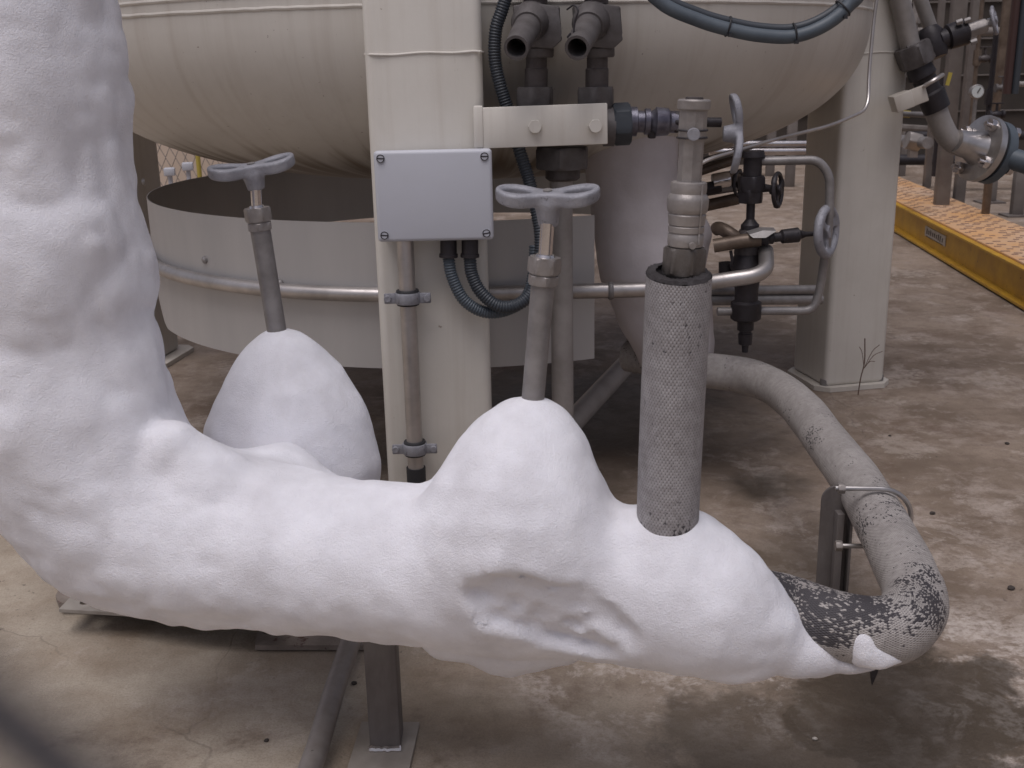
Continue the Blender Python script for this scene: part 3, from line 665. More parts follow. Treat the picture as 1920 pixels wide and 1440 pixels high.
# conduit pipe clamped to the leg
cp = thing('conduit_pipe', tuple(at(768,900,YA-.03)), 'stainless conduit pipe running down the middle leg from the junction box', 'pipe')
c0 = at(759,440,YA-.03); c1 = Vector((c0.x, c0.y, at(775,880,YA-.03).z)); zc = lambda py: at(765,py,YA-.03).z
c1 = Vector((c0.x, c0.y, zc(884)))
tube('pipe', [c0, c0.lerp(c1,.5), c1], .0158, 'steel', cp, 24)
bm = nb(); e0 = Vector((c0.x,c0.y,zc(876))); lathe(bm, e0, e0-Vector((0,0,.032)), [(0,.019),(.9,.019),(1,.016)], 20); obj('end_cap', bm, 'rubber', cp)
for py in (558, 840):
    z = zc(py); k = thing('pipe_clamp', (c0.x, c0.y, z-.015), ('upper' if py < 600 else 'lower')+' two-eared galvanised pipe clamp round the conduit pipe on the leg', 'clamp', 'pipe clamps on the middle leg')
    bm = nb(); q = Vector((c0.x, c0.y, z)); lathe(bm, q-Vector((0,0,.0105)), q+Vector((0,0,.0105)), [(0,.0235),(.1,.0245),(.9,.0245),(1,.0235)], 28); obj('band', bm, 'galv' if 0 else 'alu', k)
    bm = nb(); lathe(bm, q-Vector((0,0,.014)), q+Vector((0,0,.015)), [(0,.0205),(0.05,.0215),(.95,.0215),(1,.0205)], 28); obj('rubber_lining', bm, 'rubber', k)
    for s_ in (-1,1):
        bm = nb(); e = q+Vector((s_*.033, -.006, 0)); box(bm, e, (.022,.005,.020), None, .002); lathe(bm, e+Vector((s_*.004,-.003,0)), e+Vector((s_*.004,-.007,0)), [(0,.0075),(1,.006)], 14); obj('ear', bm, 'alu', k)

# ============================================================ FROSTED PIPE
def nd(px, py, Y, r): p = at(px, py, Y); return (p, rad(p, r))
STEP = .0062
lo = (-1.06, .93, .10); hi = (.60, 1.80, 1.34)
X, Y_, Z = grid(lo, hi, STEP)
def build_frost(chains, ks, seed, X, Y, Z, extra=None, amp=1.0, off=.006):
    D = np.full(X.shape, .5, np.float32); lo_ = np.array((X[0,0,0], Y[0,0,0], Z[0,0,0])); sh = np.array(X.shape)
    for ch, k in zip(chains, ks):
        for i in range(max(1, len(ch)-1)):
            a, ra = ch[i]; b, rb = ch[min(i+1, len(ch)-1)]; R_ = max(ra, rb)+.13
            l = np.clip(((np.minimum(a, b)-R_-lo_)/STEP).astype(int), 0, sh); h_ = np.clip(((np.maximum(a, b)+R_-lo_)/STEP).astype(int)+1, 0, sh)
            if (h_ <= l).any(): continue
            s = tuple(slice(int(l[q]), int(h_[q])) for q in range(3)); d = cone_sdf(X[s], Y[s], Z[s], a, b, ra, rb); kk = k if i == 0 else .05
            D[s] = smin(D[s], d, kk)
    if extra: D = extra(D, X, Y, Z)
    near = np.abs(D) < .05
    xs, ys, zs = X[near], Y[near], Z[near]
    lum = .40+.35*np.clip((.36-zs)/.10, 0, 1)+.30*np.clip((zs-.50)/.15, 0, 1)+.25*np.clip((-.35-xs)/.1, 0, 1)
    bil = np.abs(vnoise(xs, ys, zs, .075, seed+11)); b2 = np.abs(vnoise(xs, ys, zs, .034, seed+17))
    n_ = .004*vnoise(xs, ys, zs, .12, seed)-lum*.011*(bil-.3)-lum*.0045*(b2-.3)+.0011*vnoise(xs, ys, zs, .018, seed+5)
    D[near] += n_*amp+off
    return nets(D, lo_, STEP)
vx = at(100, 700, 1.40); vr = .138
V0 = [(Vector((vx.x-.01, 1.42, 1.6)), .128), (Vector((vx.x-.012, 1.42, 1.2)), .125), (Vector((vx.x-.002, 1.41, .95)), .131), (Vector((vx.x+.002, 1.40, .72)), .134), nd(122,790,1.39,192), nd(158,880,1.385,172), nd(232,950,1.38,172), nd(330,995,1.37,156), nd(430,1008,1.36,148)]
V1 = [nd(400,1006,1.36,150), nd(560,1034,1.33,142), nd(720,1052,1.30,139), nd(860,1068,1.275,145), nd(1000,1080,1.25,142), nd(1140,1095,1.23,134), nd(1260,1112,1.21,130), nd(1330,1138,1.195,108), nd(1388,1164,1.195,86), nd(1440,1190,1.19,64)]
coneF = [nd(994,800,1.285,24), nd(991,830,1.28,68), nd(985,872,1.27,112), nd(978,930,1.255,152), nd(972,1000,1.235,172)]
chains = [V0, V1, coneF,
  [nd(326,842,1.33,60), nd(392,905,1.335,80)],                     # knob in the elbow
  [nd(455,905,1.46,58), nd(522,918,1.45,82), nd(600,945,1.44,66)],   # hump behind
  [nd(108,862,1.312,92), nd(70,770,1.315,84), nd(50,660,1.33,70)],
  [nd(215,700,1.36,55), nd(240,740,1.36,50)],
  [nd(700,1150,1.31,60), nd(715,1175,1.31,34)],
  [nd(840,1185,1.31,62), nd(960,1205,1.30,54), nd(1060,1200,1.29,54)],   # icy underside
  [nd(1190,1010,1.22,60), nd(1300,1035,1.21,52), nd(1360,1075,1.20,48)],
  [nd(1395,1200,1.20,68), nd(1440,1215,1.19,46)],
  [nd(1480,1216,1.19,30), nd(1515,1225,1.19,21), nd(1570,1238,1.19,14), nd(1655,1254,1.19,8)],
  [nd(1250,1018,1.20,73)],
  [nd(995,788,1.285,32), nd(993,812,1.284,44)],
]
ks = [.02, .05, .014, .018, .02, .010, .03, .03, .03, .03, .03, .03, .03, .015]
def carve(D, X, Y, Z):
    # shallow flaky break-out low on the front face
    c = at(1035,1172,1.12); th = R(-22); u = (X-c.x)*math.cos(th)+(Z-c.z)*math.sin(th); v = -(X-c.x)*math.sin(th)+(Z-c.z)*math.cos(th)
    q = np.sqrt((u/.118)**2+(v/.050)**2)+.16*vnoise(X, Y, Z, .04, 2)
    m_ = np.clip((1-q)/.22, 0, 1)**.8*(Y < 1.26)
    rg_ = 1-np.abs(vnoise(X*.6, Y, Z*1.5+X*.7, .042, 4)); r2_ = 1-np.abs(vnoise(X, Y, Z*1.5, .022, 12))
    return D+m_*(.024-.014*rg_**2-.006*r2_**2+.0028*vnoise(X, Y, Z, .013, 21))
V, Fc = build_frost(chains, ks, 1.3, X, Y_, Z, carve)
fp = thing('frosted_pipe', tuple(gz(725,1300,.1)*1.0), 'thick white frost crust over a pipe bending from vertical to horizontal across the foreground', 'frosted pipe')
sdf_obj('frost_crust', V, Fc, 'frost', fp)
ch2 = [[nd(523,664,1.60,27), nd(524,676,1.60,27), nd(527,694,1.60,42), nd(534,718,1.60,86), nd(541,775,1.60,126), nd(545,835,1.60,142), nd(549,900,1.60,150), nd(556,960,1.59,150)],
       [nd(628,795,1.57,56), nd(640,870,1.56,64)], [nd(452,820,1.56,55), nd(455,880,1.55,60)]]
X2, Y2, Z2 = grid((-.68,1.35,.12), (-.12,1.85,.80), STEP)
V, Fc = build_frost(ch2, [.02,.05,.03], 5.7, X2, Y2, Z2, amp=.6); sdf_obj('frost_mound', V, Fc, 'frost', fp)
del X, Y_, Z, X2, Y2, Z2
# big frosted elbow under the tank, further back
ch3 = [[nd(1180,250,2.50,100), nd(1184,330,2.48,80), nd(1194,420,2.46,76), nd(1215,500,2.46,86), nd(1245,580,2.46,84), nd(1270,660,2.46,66), nd(1290,720,2.46,40)], [nd(1290,440,2.48,50), nd(1275,470,2.48,60)]]
X3, Y3, Z3 = grid((.05,2.2,.05), (.62,2.8,1.05), STEP)
V, Fc = build_frost(ch3, [.02,.03], 9.1, X3, Y3, Z3, amp=.5); o = sdf_obj('frosted_downpipe', V, Fc, 'frost'); MT['frost_grey'] = mat('grey_rime', (.56,.52,.53), (.48,.44,.44), 7, rough=.8, bump=.4, bscale=120)
o.data.materials.clear(); o.data.materials.append(MT['frost_grey'])
tag(o, 'dull grey frosted pipe hanging from the tank underside behind the mesh sleeve', 'frosted pipe')

# ============================================================ STEM VALVES
def stem_valve(pb, pt, Y, wt, nutc, nw, hub, hc, hl, tilt, xdir, label, wsp):
    """pb stem foot px, pt stem top px; sizes in px"""
    b0 = at(pb[0], pb[1], Y); t0 = at(pt[0], pt[1], Y); k = rad(t0, 1)
    ax = (t0-b0).normalized(); t = thing('stem_valve', tuple(b0), label, 'valve', 'extended stem valves rising from the frost')
    bm = nb(); sweep(bm, [b0-ax*.03, b0.lerp(t0,.5), t0], [wt*k*.98, wt*k*.98, wt*k], 24); obj('stem_tube', bm, 'steel_worn', t)
    n0 = t0; n1 = n0+ax*(nutc[0]*k); n2 = n1+ax*(nutc[1]*k)
    bm = nb(); hexn(bm, n0-ax*.001, n1, nw*k*.98, .1, R(10)); obj('lock_nut', bm, 'brass', t)
    bm = nb(); hexn(bm, n1+ax*.002, n2, nw*k*1.04, .1, R(28)); lathe(bm, n1-ax*.001, n1+ax*.003, [(0,nw*k*.8),(1,nw*k*.8)], 20); obj('gland_nut', bm, 'brass', t)
    hcp = at(hc[0], hc[1], Y); h0 = at(hub[0], hub[1], Y)
    bm = nb(); sweep(bm, [n2-ax*.002, h0+ax*.004], wsp*k, 16); lathe(bm, n2-ax*.001, n2+ax*.003, [(0,wsp*k*1.5),(1,wsp*k*1.3)], 16); obj('spindle', bm, 'chrome', t)
    V, Fc = handle_mesh(hl*k, hl*k*.40, .0095*hl*k/.07, .007*hl*k/.07, (hcp-h0).length, .0135*hl*k/.07)
    M_ = placeM(hcp, tilt, xdir); sdf_obj('handle', xf(V, M_), Fc, 'alu', t)
    bm = nb(); lathe(bm, hcp, hcp+Vector(tilt).normalized()*.010, [(0,.007),(1,.006)], 6); obj('handle_nut', bm, 'steel_worn', t)
stem_valve((997,775),(1018,532), 1.28, 22.5, (17,34), 31, (1026,424), (1027,371), 96, (-.02,-.18,1), (1,-.12,-.02), 'nearer valve with a bow-tie handle, its steel stem rising from the front frost cone', 13)
stem_valve((523,645),(488,430), 1.60, 19, (13,28), 25, (480,356), (473,318), 80, (-.09,-.17,1), (1,.25,.12), 'farther valve with a bow-tie handle, its steel stem rising from the rear frost mound', 10)

# ============================================================ INSULATED RISER WITH SAFETY VALVE
YC = 1.20
ri = thing('insulated_riser', tuple(at(1252,1010,YC)), 'upright pipe in a grey mesh-covered insulation sleeve rising from the frost', 'insulated pipe')
cb_, ct = at(1250,1030,YC), at(1272,514,YC); k = rad(ct, 1)
bm = nb(); N = 60
def wob(a, L): return 1+.012*math.sin(3*a+L*9)+.008*math.sin(5*a-L*17)
sweep(bm, [cb_.lerp(ct, i/N) for i in range(N+1)], [62*k+(.0025 if i > N-2 else 0)*0 for i in range(N+1)], 64, cap=False, rfun=wob)
bm.verts.ensure_lookup_table()
for v in bm.verts:
    t_ = (v.co-cb_).dot((ct-cb_).normalized())/(ct-cb_).length; c_ = cb_+(ct-cb_)*t_
    v.co += (ct-cb_).normalized()*((v.co-c_).y*.17*max(0, (t_-.9)/.1))
obj('mesh_sleeve', bm, 'jacket', ri)
ax = (ct-cb_).normalized(); bm = nb(); x, y, _ = frame(ax)
prof_r = [62*k-.0006, 62*k-.003, 62*k-.012, 46*k, 38*k, 34*k]; prof_h = [0, .0035, .004, .0, -.006, -.012]; rg = []
for r_, h_ in zip(prof_r, prof_h):
    rg.append([bm.verts.new(ct+ax*(h_+random.uniform(-.0012,.0012)+.17*r_*(x*math.cos(2*math.pi*q/64)+y*math.sin(2*math.pi*q/64)).y)+(x*math.cos(2*math.pi*q/64)+y*math.sin(2*math.pi*q/64))*(r_+random.uniform(-.0012,.0012))) for q in range(64)])
for i in range(5):
    for q in range(64): bm.faces.new((rg[i][q], rg[i][(q+1)%64], rg[i+1][(q+1)%64], rg[i+1][q]))
obj('foam_core', bm, 'foam', ri)
sfv = thing('safety_valve', tuple(at(1282,500,YC)), 'stepped brass safety valve screwed on top of the mesh-covered riser', 'safety valve')
def V_(py):   # point on valve axis at photo row py
    t = (py-500)/(185-500); return at(1282+t*20, py, YC)
k = rad(V_(400), 1)
bm = nb(); lathe(bm, V_(522), V_(500), [(0,32*k),(1,32*k)], 20); hexn(bm, V_(513), V_(463), 41*k, .08, R(14)); obj('base_nut', bm, 'bronze_nut', sfv)
def prl(name, rows, m, seg=28):
    a, b_ = V_(rows[0][0]), V_(rows[-1][0]); tot = rows[0][0]-rows[-1][0]; bm = nb(); lathe(bm, a, b_, [((rows[0][0]-r[0])/tot, r[1]*k) for r in rows], seg); return obj(name, bm, m, sfv)
prl('lower_body', [(464,28),(460,33),(452,34),(440,33.5),(436,31),(434,33.5),(424,34),(422,32)], 'brass')
prl('valve_body', [(423,30),(420,34),(402,36),(399,34),(396,37),(388,38.5),(374,39),(370,38),(366,36),(362,33),(358,33.5),(350,34),(342,33),(340,30)], 'brass')
bm = nb(); hexn(bm, V_(357), V_(341), 27.5*k, .1, R(5)); obj('neck_nut', bm, 'brass', sfv)
prl('bonnet_tube', [(342,21),(340,23),(262,23),(260,25)], 'brass', 8)
prl('upper_bonnet', [(262,25.5),(258,26),(206,25.5)], 'brass', 10)
prl('cap', [(207,27),(204,30),(189,30.5),(186,28)], 'brass')
bm = nb(); a, b_ = V_(186.5), V_(182); lathe(bm, a, b_, [(0,17*k),(1,16*k)], 24); obj('cap_plug', bm, 'bronze', sfv)
for py in (258, 244):
    q = V_(py); xx, yy, _ = frame(ax); bm = nb(); sweep(bm, [q+(xx*math.cos(a)+yy*math.sin(a))*(27.5*k) for a in [2*math.pi*i/24 for i in range(25)]], .0011, 6); obj('seal_wire', bm, 'dark', sfv)
q = at(1300,252,YC-.020); bm = nb(); lathe(bm, q, q-Vector((0,.005,0)), [(0,.0060),(.3,.0070),(1,.0062)], 20); obj('lead_seal', bm, 'alu', sfv)
q = V_(455)-Vector((0,.021,0)); bm = nb(); lathe(bm, q+Vector((.004,0,0)), q+Vector((.004,-.005,0)), [(0,.004),(1,.0035)], 14); obj('bleed_screw', bm, 'brass', sfv)
bm = nb()   # cast seam along the body
sweep(bm, [V_(y)+Vector((.012,-math.sqrt(max((r_*k)**2-.012**2, 1e-8))-.0003,0)) for y, r_ in ((455,34),(440,34),(436,32),(425,34),(402,36),(395,38),(375,39),(362,34),(345,34))], .0011, 6); obj('casting_seam', bm, 'brass', sfv)

# ============================================================ INSULATED LOOP PIPE
ZL = .275
lp = [at(1330,1110,1.22), at(1400,1128,1.215), gz(1470,1140,.29), gz(1560,1170,.282), gz(1640,1184,ZL), gz(1690,1172,ZL), gz(1716,1130,ZL), gz(1700,1075,ZL), gz(1655,985,ZL), gz(1608,905,ZL), gz(1555,835,ZL), gz(1510,775,ZL), gz(1475,742,ZL), gz(1440,720,ZL), gz(1390,703,ZL), gz(1310,692,ZL), gz(1230,675,ZL), gz(1180,665,ZL)]
P = smooth_path(lp, 8); nn_ = len(P)
loop = thing('insulated_loop_pipe', tuple(gz(1650,1180,.2)), 'grey mesh-jacketed insulated pipe making a hairpin loop over the concrete at right', 'insulated pipe')
iz = next(i for i, p in enumerate(P) if p.y > 1.30 and i > 30)
def wob2(a, L): return 1+.012*math.sin(2*a+L*21)+.010*math.sin(4*a-L*37)
rr = [.0405*(1+.05*min(1, max(0, (50-i)/20))) for i in range(nn_)]
bm = nb(); sweep(bm, P[:iz+1], rr[:iz+1], 48, rfun=wob2); obj('torn_jacket', bm, 'jacket_torn', loop)
bm = nb(); sweep(bm, P[iz:], [r_*.985 for r_ in rr[iz:]], 48, rfun=wob2); obj('mesh_jacket', bm, 'jacket_mid', loop)
# ice lump frozen to its side
X4, Y4, Z4 = grid((.3,1.0,.1), (.62,1.4,.42), .0035); D = np.full(X4.shape, .5, np.float32)
il = [nd(1603,1168,1.178,12), nd(1611,1192,1.176,25), nd(1622,1218,1.172,25), nd(1650,1229,1.168,15), nd(1686,1234,1.168,8)]
for (a, ra), (b_, rb) in zip(il[:-1], il[1:]): D = smin(D, cone_sdf(X4, Y4, Z4, a, b_, ra, rb), .02)
D += .0015*vnoise(X4, Y4, Z4, .015); V, Fc = nets(D, (X4[0,0,0],Y4[0,0,0],Z4[0,0,0]), .0035); sdf_obj('ice_lump', V, Fc, 'frost', loop)
bm = nb(); q = at(1640,1248,1.20); prism(bm, [q+Vector((-.010,0,.004)), q+Vector((.009,0,.006)), q+Vector((.004,0,-.012)), q+Vector((-.001,0,-.028)), q+Vector((-.004,0,-.012))], Vector((0,.004,0))); obj('hanging_shred', bm, 'foam', loop)
# support
pp = gz(1597,930,ZL); sp_ = thing('pipe_support', (pp.x-.045, pp.y+.0, 0), 'dark steel slotted upright with rounded top holding the loop pipe by U-bolt', 'pipe support')
Yp = pp.y-.005; pl = []
xa, xb = at(1537,1000,Yp).x, at(1592,1000,Yp).x; zt_ = at(1565,912,Yp).z; wv_ = (xb-xa)/2; xm = (xa+xb)/2
pl = [Vector((xa, Yp, .001)), Vector((xb, Yp, .001))]+[Vector((xm+wv_*math.cos(R(a)), Yp, zt_-wv_+wv_*math.sin(R(a)))) for a in range(0,181,15)]
bm = nb(); prism(bm, pl, Vector((0,.005,0))); obj('upright_plate', bm, 'post', sp_)
bm = nb(); box(bm, Vector((xm+.003, Yp-.010, (zt_-.02)/2)), (.011,.020,zt_-.06), None, .001); box(bm, Vector((xb-.002, Yp-.008, (zt_-.03)/2)), (.004,.018,zt_-.08), None, .001); obj('channel_rib', bm, 'post', sp_)
tg = (gz(1608,905,ZL)-gz(1655,985,ZL)).normalized(); uc_ = gz(1648,971,ZL); x_, y_, _ = frame(tg); lx = Vector((-1,0,0)); lx = (lx-tg*lx.dot(tg)).normalized(); rb_ = .0475
ub = []
for i in range(17):
    a = R(-90+180*i/16); ub.append(uc_-lx*math.cos(a)*rb_+Vector((0,0,1))*math.sin(a)*rb_)
ub = [ub[0]+lx*.060]+ub+[ub[-1]+lx*.035, ub[-1]+lx*.068]
bm = nb(); sweep(bm, ub, .0038, 10); obj('u_bolt', bm, 'bright_steel', sp_)
for q in (ub[-1]-lx*.004, ub[0]+lx*.002):
    bm = nb(); hexn(bm, q-lx*.010, q, .0085); obj('nut', bm, 'galv', sp_)
# diagonal grey tube behind the front cone
o = tube('brace_tube', [gz(1205,650,.12), gz(1070,795,.07), gz(1010,870,.04)], .029, 'pale_tube'); tag(o, 'round grey brace tube slanting to the ground behind the front frost cone', 'tube')

# ============================================================ DARK VALVE MANIFOLD (right of riser)
dv = thing('valve_station', tuple(at(1400,650,2.3)), 'dark iron vertical valve station hanging in front of the right leg', 'valve')
Yd = 2.38; kk = rad(at(1400,450,Yd), 1)
def DV(px, py, dy=0): return at(px, py, Yd+dy)
bm = nb(); lathe(bm, DV(1412,292), DV(1410,345), [(0,17*kk),(1,17*kk)], 20); lathe(bm, DV(1412,283), DV(1412,294), [(0,20*kk),(1,22*kk)], 20); obj('top_bonnet', bm, 'dark', dv)
bm = nb(); hexn(bm, DV(1409,330), DV(1409,358), 26*kk, .12); hexn(bm, DV(1408,352), DV(1407,380), 24*kk, .12, R(20)); obj('cross_fitting', bm, 'dark', dv)
bm = nb(); lathe(bm, DV(1408,378), DV(1406,432), [(0,8*kk),(.6,8*kk),(.7,12*kk),(.8,17*kk),(1,17*kk)], 18); obj('stem', bm, 'dark', dv)
bm = nb(); lathe(bm, DV(1403,430), DV(1402,475), [(0,16*kk),(.3,22*kk),(1,26*kk)], 20); obj('upper_body', bm, 'bronze', dv)
bm = nb(); lathe(bm, DV(1402,475), DV(1398,600), [(0,24*kk),(.2,33*kk),(.3,26*kk),(.55,22*kk),(.7,22*kk),(.73,29*kk),(.97,29*kk),(1,24*kk)], 24); obj('filter_body', bm, 'dark', dv)
bm = nb(); lathe(bm, DV(1398,600), DV(1397,660), [(0,16*kk),(.3,16*kk),(.32,12*kk),(.4,12*kk),(.42,14*kk),(.75,13*kk),(.78,7*kk),(1,6*kk)], 12); obj('drain_fitting', bm, 'dark', dv)
bm = nb(); sweep(bm, [DV(1338,461,-.02), DV(1390,452,-.03), DV(1425,449,-.03)], 13*kk, 20); obj('inlet_arm', bm, 'brown', dv)
bm = nb(); sweep(bm, smooth_path([DV(1342,430,.03), DV(1350,428,.02), DV(1372,440,.0), DV(1395,460,0)], 5), 12.5*kk, 20); obj('side_arm', bm, 'brown', dv)
bm = nb(); prism(bm, [DV(1405,440,-.05), DV(1430,432,-.05), DV(1456,433,-.05), DV(1436,446,-.06), DV(1412,446,-.06)], Vector((0,.03,.003))); obj('tag_plate', bm, 'steel_worn', dv)
bm = nb(); lathe(bm, DV(1425,448,-.03), DV(1500,440,-.02), [(0,11*kk),(.15,15*kk),(.2,11*kk),(.3,12*kk),(.33,9*kk),(.5,9*kk),(.55,13*kk),(.95,14*kk),(1,9*kk)], 18); lathe(bm, DV(1500,440,-.02), DV(1528,438,-.02), [(0,9*kk),(.4,5*kk),(1,4.5*kk)], 12); obj('side_bonnet', bm, 'dark', dv)
V, Fc = wheel_mesh(50*kk, .009, 3, rim_=.17); M_ = placeM(DV(1550,434,-.02), (.83,-.62,.05), (0,.1,1)); sdf_obj('handwheel', xf(V, M_), Fc, 'alu', dv)
V, Fc = wheel_mesh(34*kk, .005, 3); M_ = placeM(DV(1458,356,.0), (.88,-.48,.05), (0.2,.1,1)); sdf_obj('handwheel', xf(V, M_), Fc, 'dark', dv)
bm = nb(); lathe(bm, DV(1425,352), DV(1455,354), [(0,9*kk),(1,5*kk)], 12); obj('wheel_spindle', bm, 'dark', dv)
bm = nb(); sweep(bm, fillet([DV(1425,302), DV(1535,300,-.02), DV(1556,330,-.02), DV(1555,420,-.02), DV(1538,540,-.0), DV(1525,583,.0), DV(1425,583,0), DV(1345,584,0)], .05, 8), 8.2*kk, 16); obj('bypass_tube', bm, 'steel_worn', dv)
for py, r_ in ((545,9.5),(563,10.5)):
    bm = nb(); sweep(bm, [DV(1330,py,.08), DV(1540,py-2,.14)], r_*kk, 16); obj('cross_tube', bm, 'steel_worn', dv)
bm = nb(); lathe(bm, DV(1362,492,.05), DV(1362,515,.05), [(0,15*kk),(1,15*kk)], 16); obj('cap_nut', bm, 'dark', dv)
bm = nb(); sweep(bm, [DV(1370,470,-.03), DV(1373,488,-.03), DV(1371,497,-.03)], 3*kk, 8); obj('bent_wire', bm, 'dark', dv)
# grimy pipework further back under the tank
gp = thing('grimy_pipework', tuple(gz(1330,640)), 'brown grimy slanting pipes and fittings under the tank behind the safety valve', 'pipework')
for a, b_, r_, m_ in (((1248,402),(1385,372),11,'brown'),((1245,372),(1390,348),9,'steel_worn'),((1240,345),(1380,300),8,'brown'),((1252,330),(1400,290),5,'brown'),((1262,316),(1420,272),5,'steel_worn')):
    bm = nb(); sweep(bm, [at(*a,2.75), at(*b_,2.72)], rad(at(*a,2.75), r_), 14); obj('slanting_pipe', bm, m_, gp)
for px, py, r_, m_ in ((1352,338,16,'chrome'),(1375,330,12,'brown'),(1268,360,16,'brown'),(1335,352,13,'dark')):
    bm = nb(); a = at(px-16,py+3,2.68); b_ = at(px+16,py-3,2.68); hexn(bm, a, b_, rad(a, r_), .15); obj('pipe_fitting', bm, m_, gp)
V, Fc = wheel_mesh(26*rad(at(1385,340,2.6),1), .005, 3); M_ = placeM(at(1386,345,2.62), (.8,-.6,.1), (0,.1,1)); sdf_obj('handwheel', xf(V, M_), Fc, 'dark', gp)
bm = nb(); sweep(bm, [at(1242,400,2.76), at(1248,352,2.76), at(1270,320,2.76)], .012, 6); obj('support_strap', bm, 'dark', gp)

# ============================================================ FOREGROUND GROUND METALWORK
sp0 = gz(723,1412); st = thing('support_post', (sp0.x, sp0.y, 0), 'dark square steel post on a foot plate holding up the frosted pipe', 'support post')
topz = at(725,1160,sp0.y+.01).z
wpost = rad(gz(723,1412), 58); bm = nb(); box(bm, Vector((sp0.x, sp0.y+wpost/2, topz/2+.006)), (wpost, wpost, topz-.002), None, .003, 2); obj('post', bm, 'post', st)
bm = nb(); a = gz(668,1490); b_ = gz(775,1360); box(bm, Vector((sp0.x-.003, sp0.y+.005, .0035)), (.088,.13,.005), Matrix.Rotation(R(-3),3,'Z'), .001); obj('foot_plate', bm, 'plate_light', st)
bm = nb(); sweep(bm, [Vector((sp0.x-wpost/2+i*wpost/10, sp0.y-.003+random.uniform(-.001,.001), .009+random.uniform(-.001,.001))) for i in range(11)], [.005+random.uniform(-.001,.0012) for _ in range(11)], 8); obj('weld_bead', bm, 'chrome', st)
o = tube('floor_tube', [gz(560,1500,.03), gz(596,1400,.03), gz(625,1300,.035), gz(660,1195,.05), gz(680,1130,.06)], .0165, 'galv', seg=20); tag(o, 'round galvanised tube slanting along the floor left of the support post', 'tube')
# two plates on the floor
def plate(corners, z, th, holes, m, name, label, cat, group=None):
    bm = nb(); P_ = [gz(px,py,z) for px, py in corners]; cen = sum(P_, Vector())/len(P_); n = 28
    hp, hr = holes; hc = gz(*hp, z)
    # annular fill between hole and outline, for top and bottom sheets
    def outline(a):
        d = Vector((math.cos(a), math.sin(a), 0)); best = None
        for i in range(len(P_)):
            p, q = P_[i], P_[(i+1)%len(P_)]; e = q-p; den = d.x*e.y-d.y*e.x
            if abs(den) < 1e-9: continue
            w_ = p-hc; t = (w_.x*e.y-w_.y*e.x)/den; s_ = (w_.x*d.y-w_.y*d.x)/den
            if t > 0 and -1e-6 <= s_ <= 1+1e-6 and (best is None or t < best): best = t
        return hc+d*best
    angs = sorted([2*math.pi*i/n for i in range(n)]+[math.atan2(p.y-hc.y, p.x-hc.x) % (2*math.pi) for p in P_])
    up = Vector((0,0,-th)); rows_ = []
    I_ = [hc+Vector((math.cos(a)*hr, math.sin(a)*hr, 0)) for a in angs]; O_ = [outline(a) for a in angs]
    V4 = [[bm.verts.new(v) for v in L_] for L_ in (I_, O_, [v+up for v in O_], [v+up for v in I_])]
    for i in range(len(angs)):
        j = (i+1) % len(angs)
        for a, b_ in ((0,1),(1,2),(2,3),(3,0)): bm.faces.new((V4[a][i], V4[a][j], V4[b_][j], V4[b_][i]))
    o = obj(name, bm, m); tag(o, label, cat, group); return o
plate([(110,1142),(170,1080),(520,1090),(520,1178),(345,1166),(240,1150)], .052, .006, ((160,1129), .0095), 'plate_light', 'steel_plate', 'pale steel plate with a drilled hole, upper one at far left under the frost', 'plate')
plate([(104,1116),(125,1080),(420,1080),(420,1128),(110,1130)], .026, .012, ((300,1110), .008), 'rust', 'steel_plate', 'thick rusty plate lying beneath the drilled pale plate at left', 'plate')
plate([(478,1210),(484,1172),(700,1176),(700,1210)], .012, .009, ((499,1184), .0085), 'rust', 'steel_plate', 'rusty plate with a bolt hole beside the slanting floor tube', 'plate')

# ============================================================ RIGHT BACKGROUND
# raised yellow walkway
wk = thing('grip_walkway', tuple(gz(1800,430)), 'low yellow steel walkway with worn orange perforated grip top', 'walkway')
HW = .16
a0, a1 = gz(1560,318,HW), gz(2080,575,HW); e = (a1-a0); e.z = 0; en = e.normalized(); nw_ = Vector((-en.y, en.x, 0))
if nw_.x < 0: nw_ = -nw_
far = gz(1920,428,HW); Ww = (far-a0).dot(nw_); Ww = abs(Ww)
L_ = e.length
bm = nb(); rotw = Matrix((en, nw_, Vector((0,0,1)))).transposed()
def WP(u, v, z): return a0+en*u+nw_*v+Vector((0,0,z-a0.z))
# grip deck with raised dimples and dark slots
box(bm, WP(L_/2, Ww/2, HW), (L_, Ww, .012), rotw, .003); obj('grip_deck', bm, 'orange', wk)
bm = nb(); nu = int(L_/.10); nv = 9
for i in range(nu):
    for j in range(nv):
        u = (i+.5+(.5 if j % 2 else 0))*L_/nu; v = (j+.7)*Ww/(nv+.4)
        u += random.uniform(-.012,.012); v += random.uniform(-.008,.008)
        if u < L_-.02 and random.random() > .12: box(bm, WP(u, v, HW+.0075), (.009,random.uniform(.022,.040),.003), rotw)
MT['slot'] = mat('worn_slot', (.30,.20,.15), rough=.8); obj('grip_slots', bm, 'slot', wk)['kind'] = 'stuff'
bm = nb(); box(bm, WP(L_/2, .012, HW/2-.003), (L_, .010, HW-.02), rotw); box(bm, WP(L_/2, -.005, .014), (L_, .055, .010), rotw); box(bm, WP(L_/2, -.004, HW-.008), (L_,.05,.008), rotw); obj('side_channel', bm, 'yellow', wk)
uS = (gz(1800,440,.09)-a0).dot(en); 
bm = nb(); box(bm, WP(uS, .0045, .085), (.36, .004, .05), rotw); stk = obj('sticker', bm, 'paper', wk)
bm = nb()
for i in range(9):
    hgt = random.choice((.02,.028)); box(bm, WP(uS-.14+i*.034, .0020, .085+random.uniform(-.003,.003)), (.012, .002, hgt), rotw)
box(bm, WP(uS, .0020, .062), (.30,.002,.003), rotw); obj('worn_print', bm, 'stone', stk)
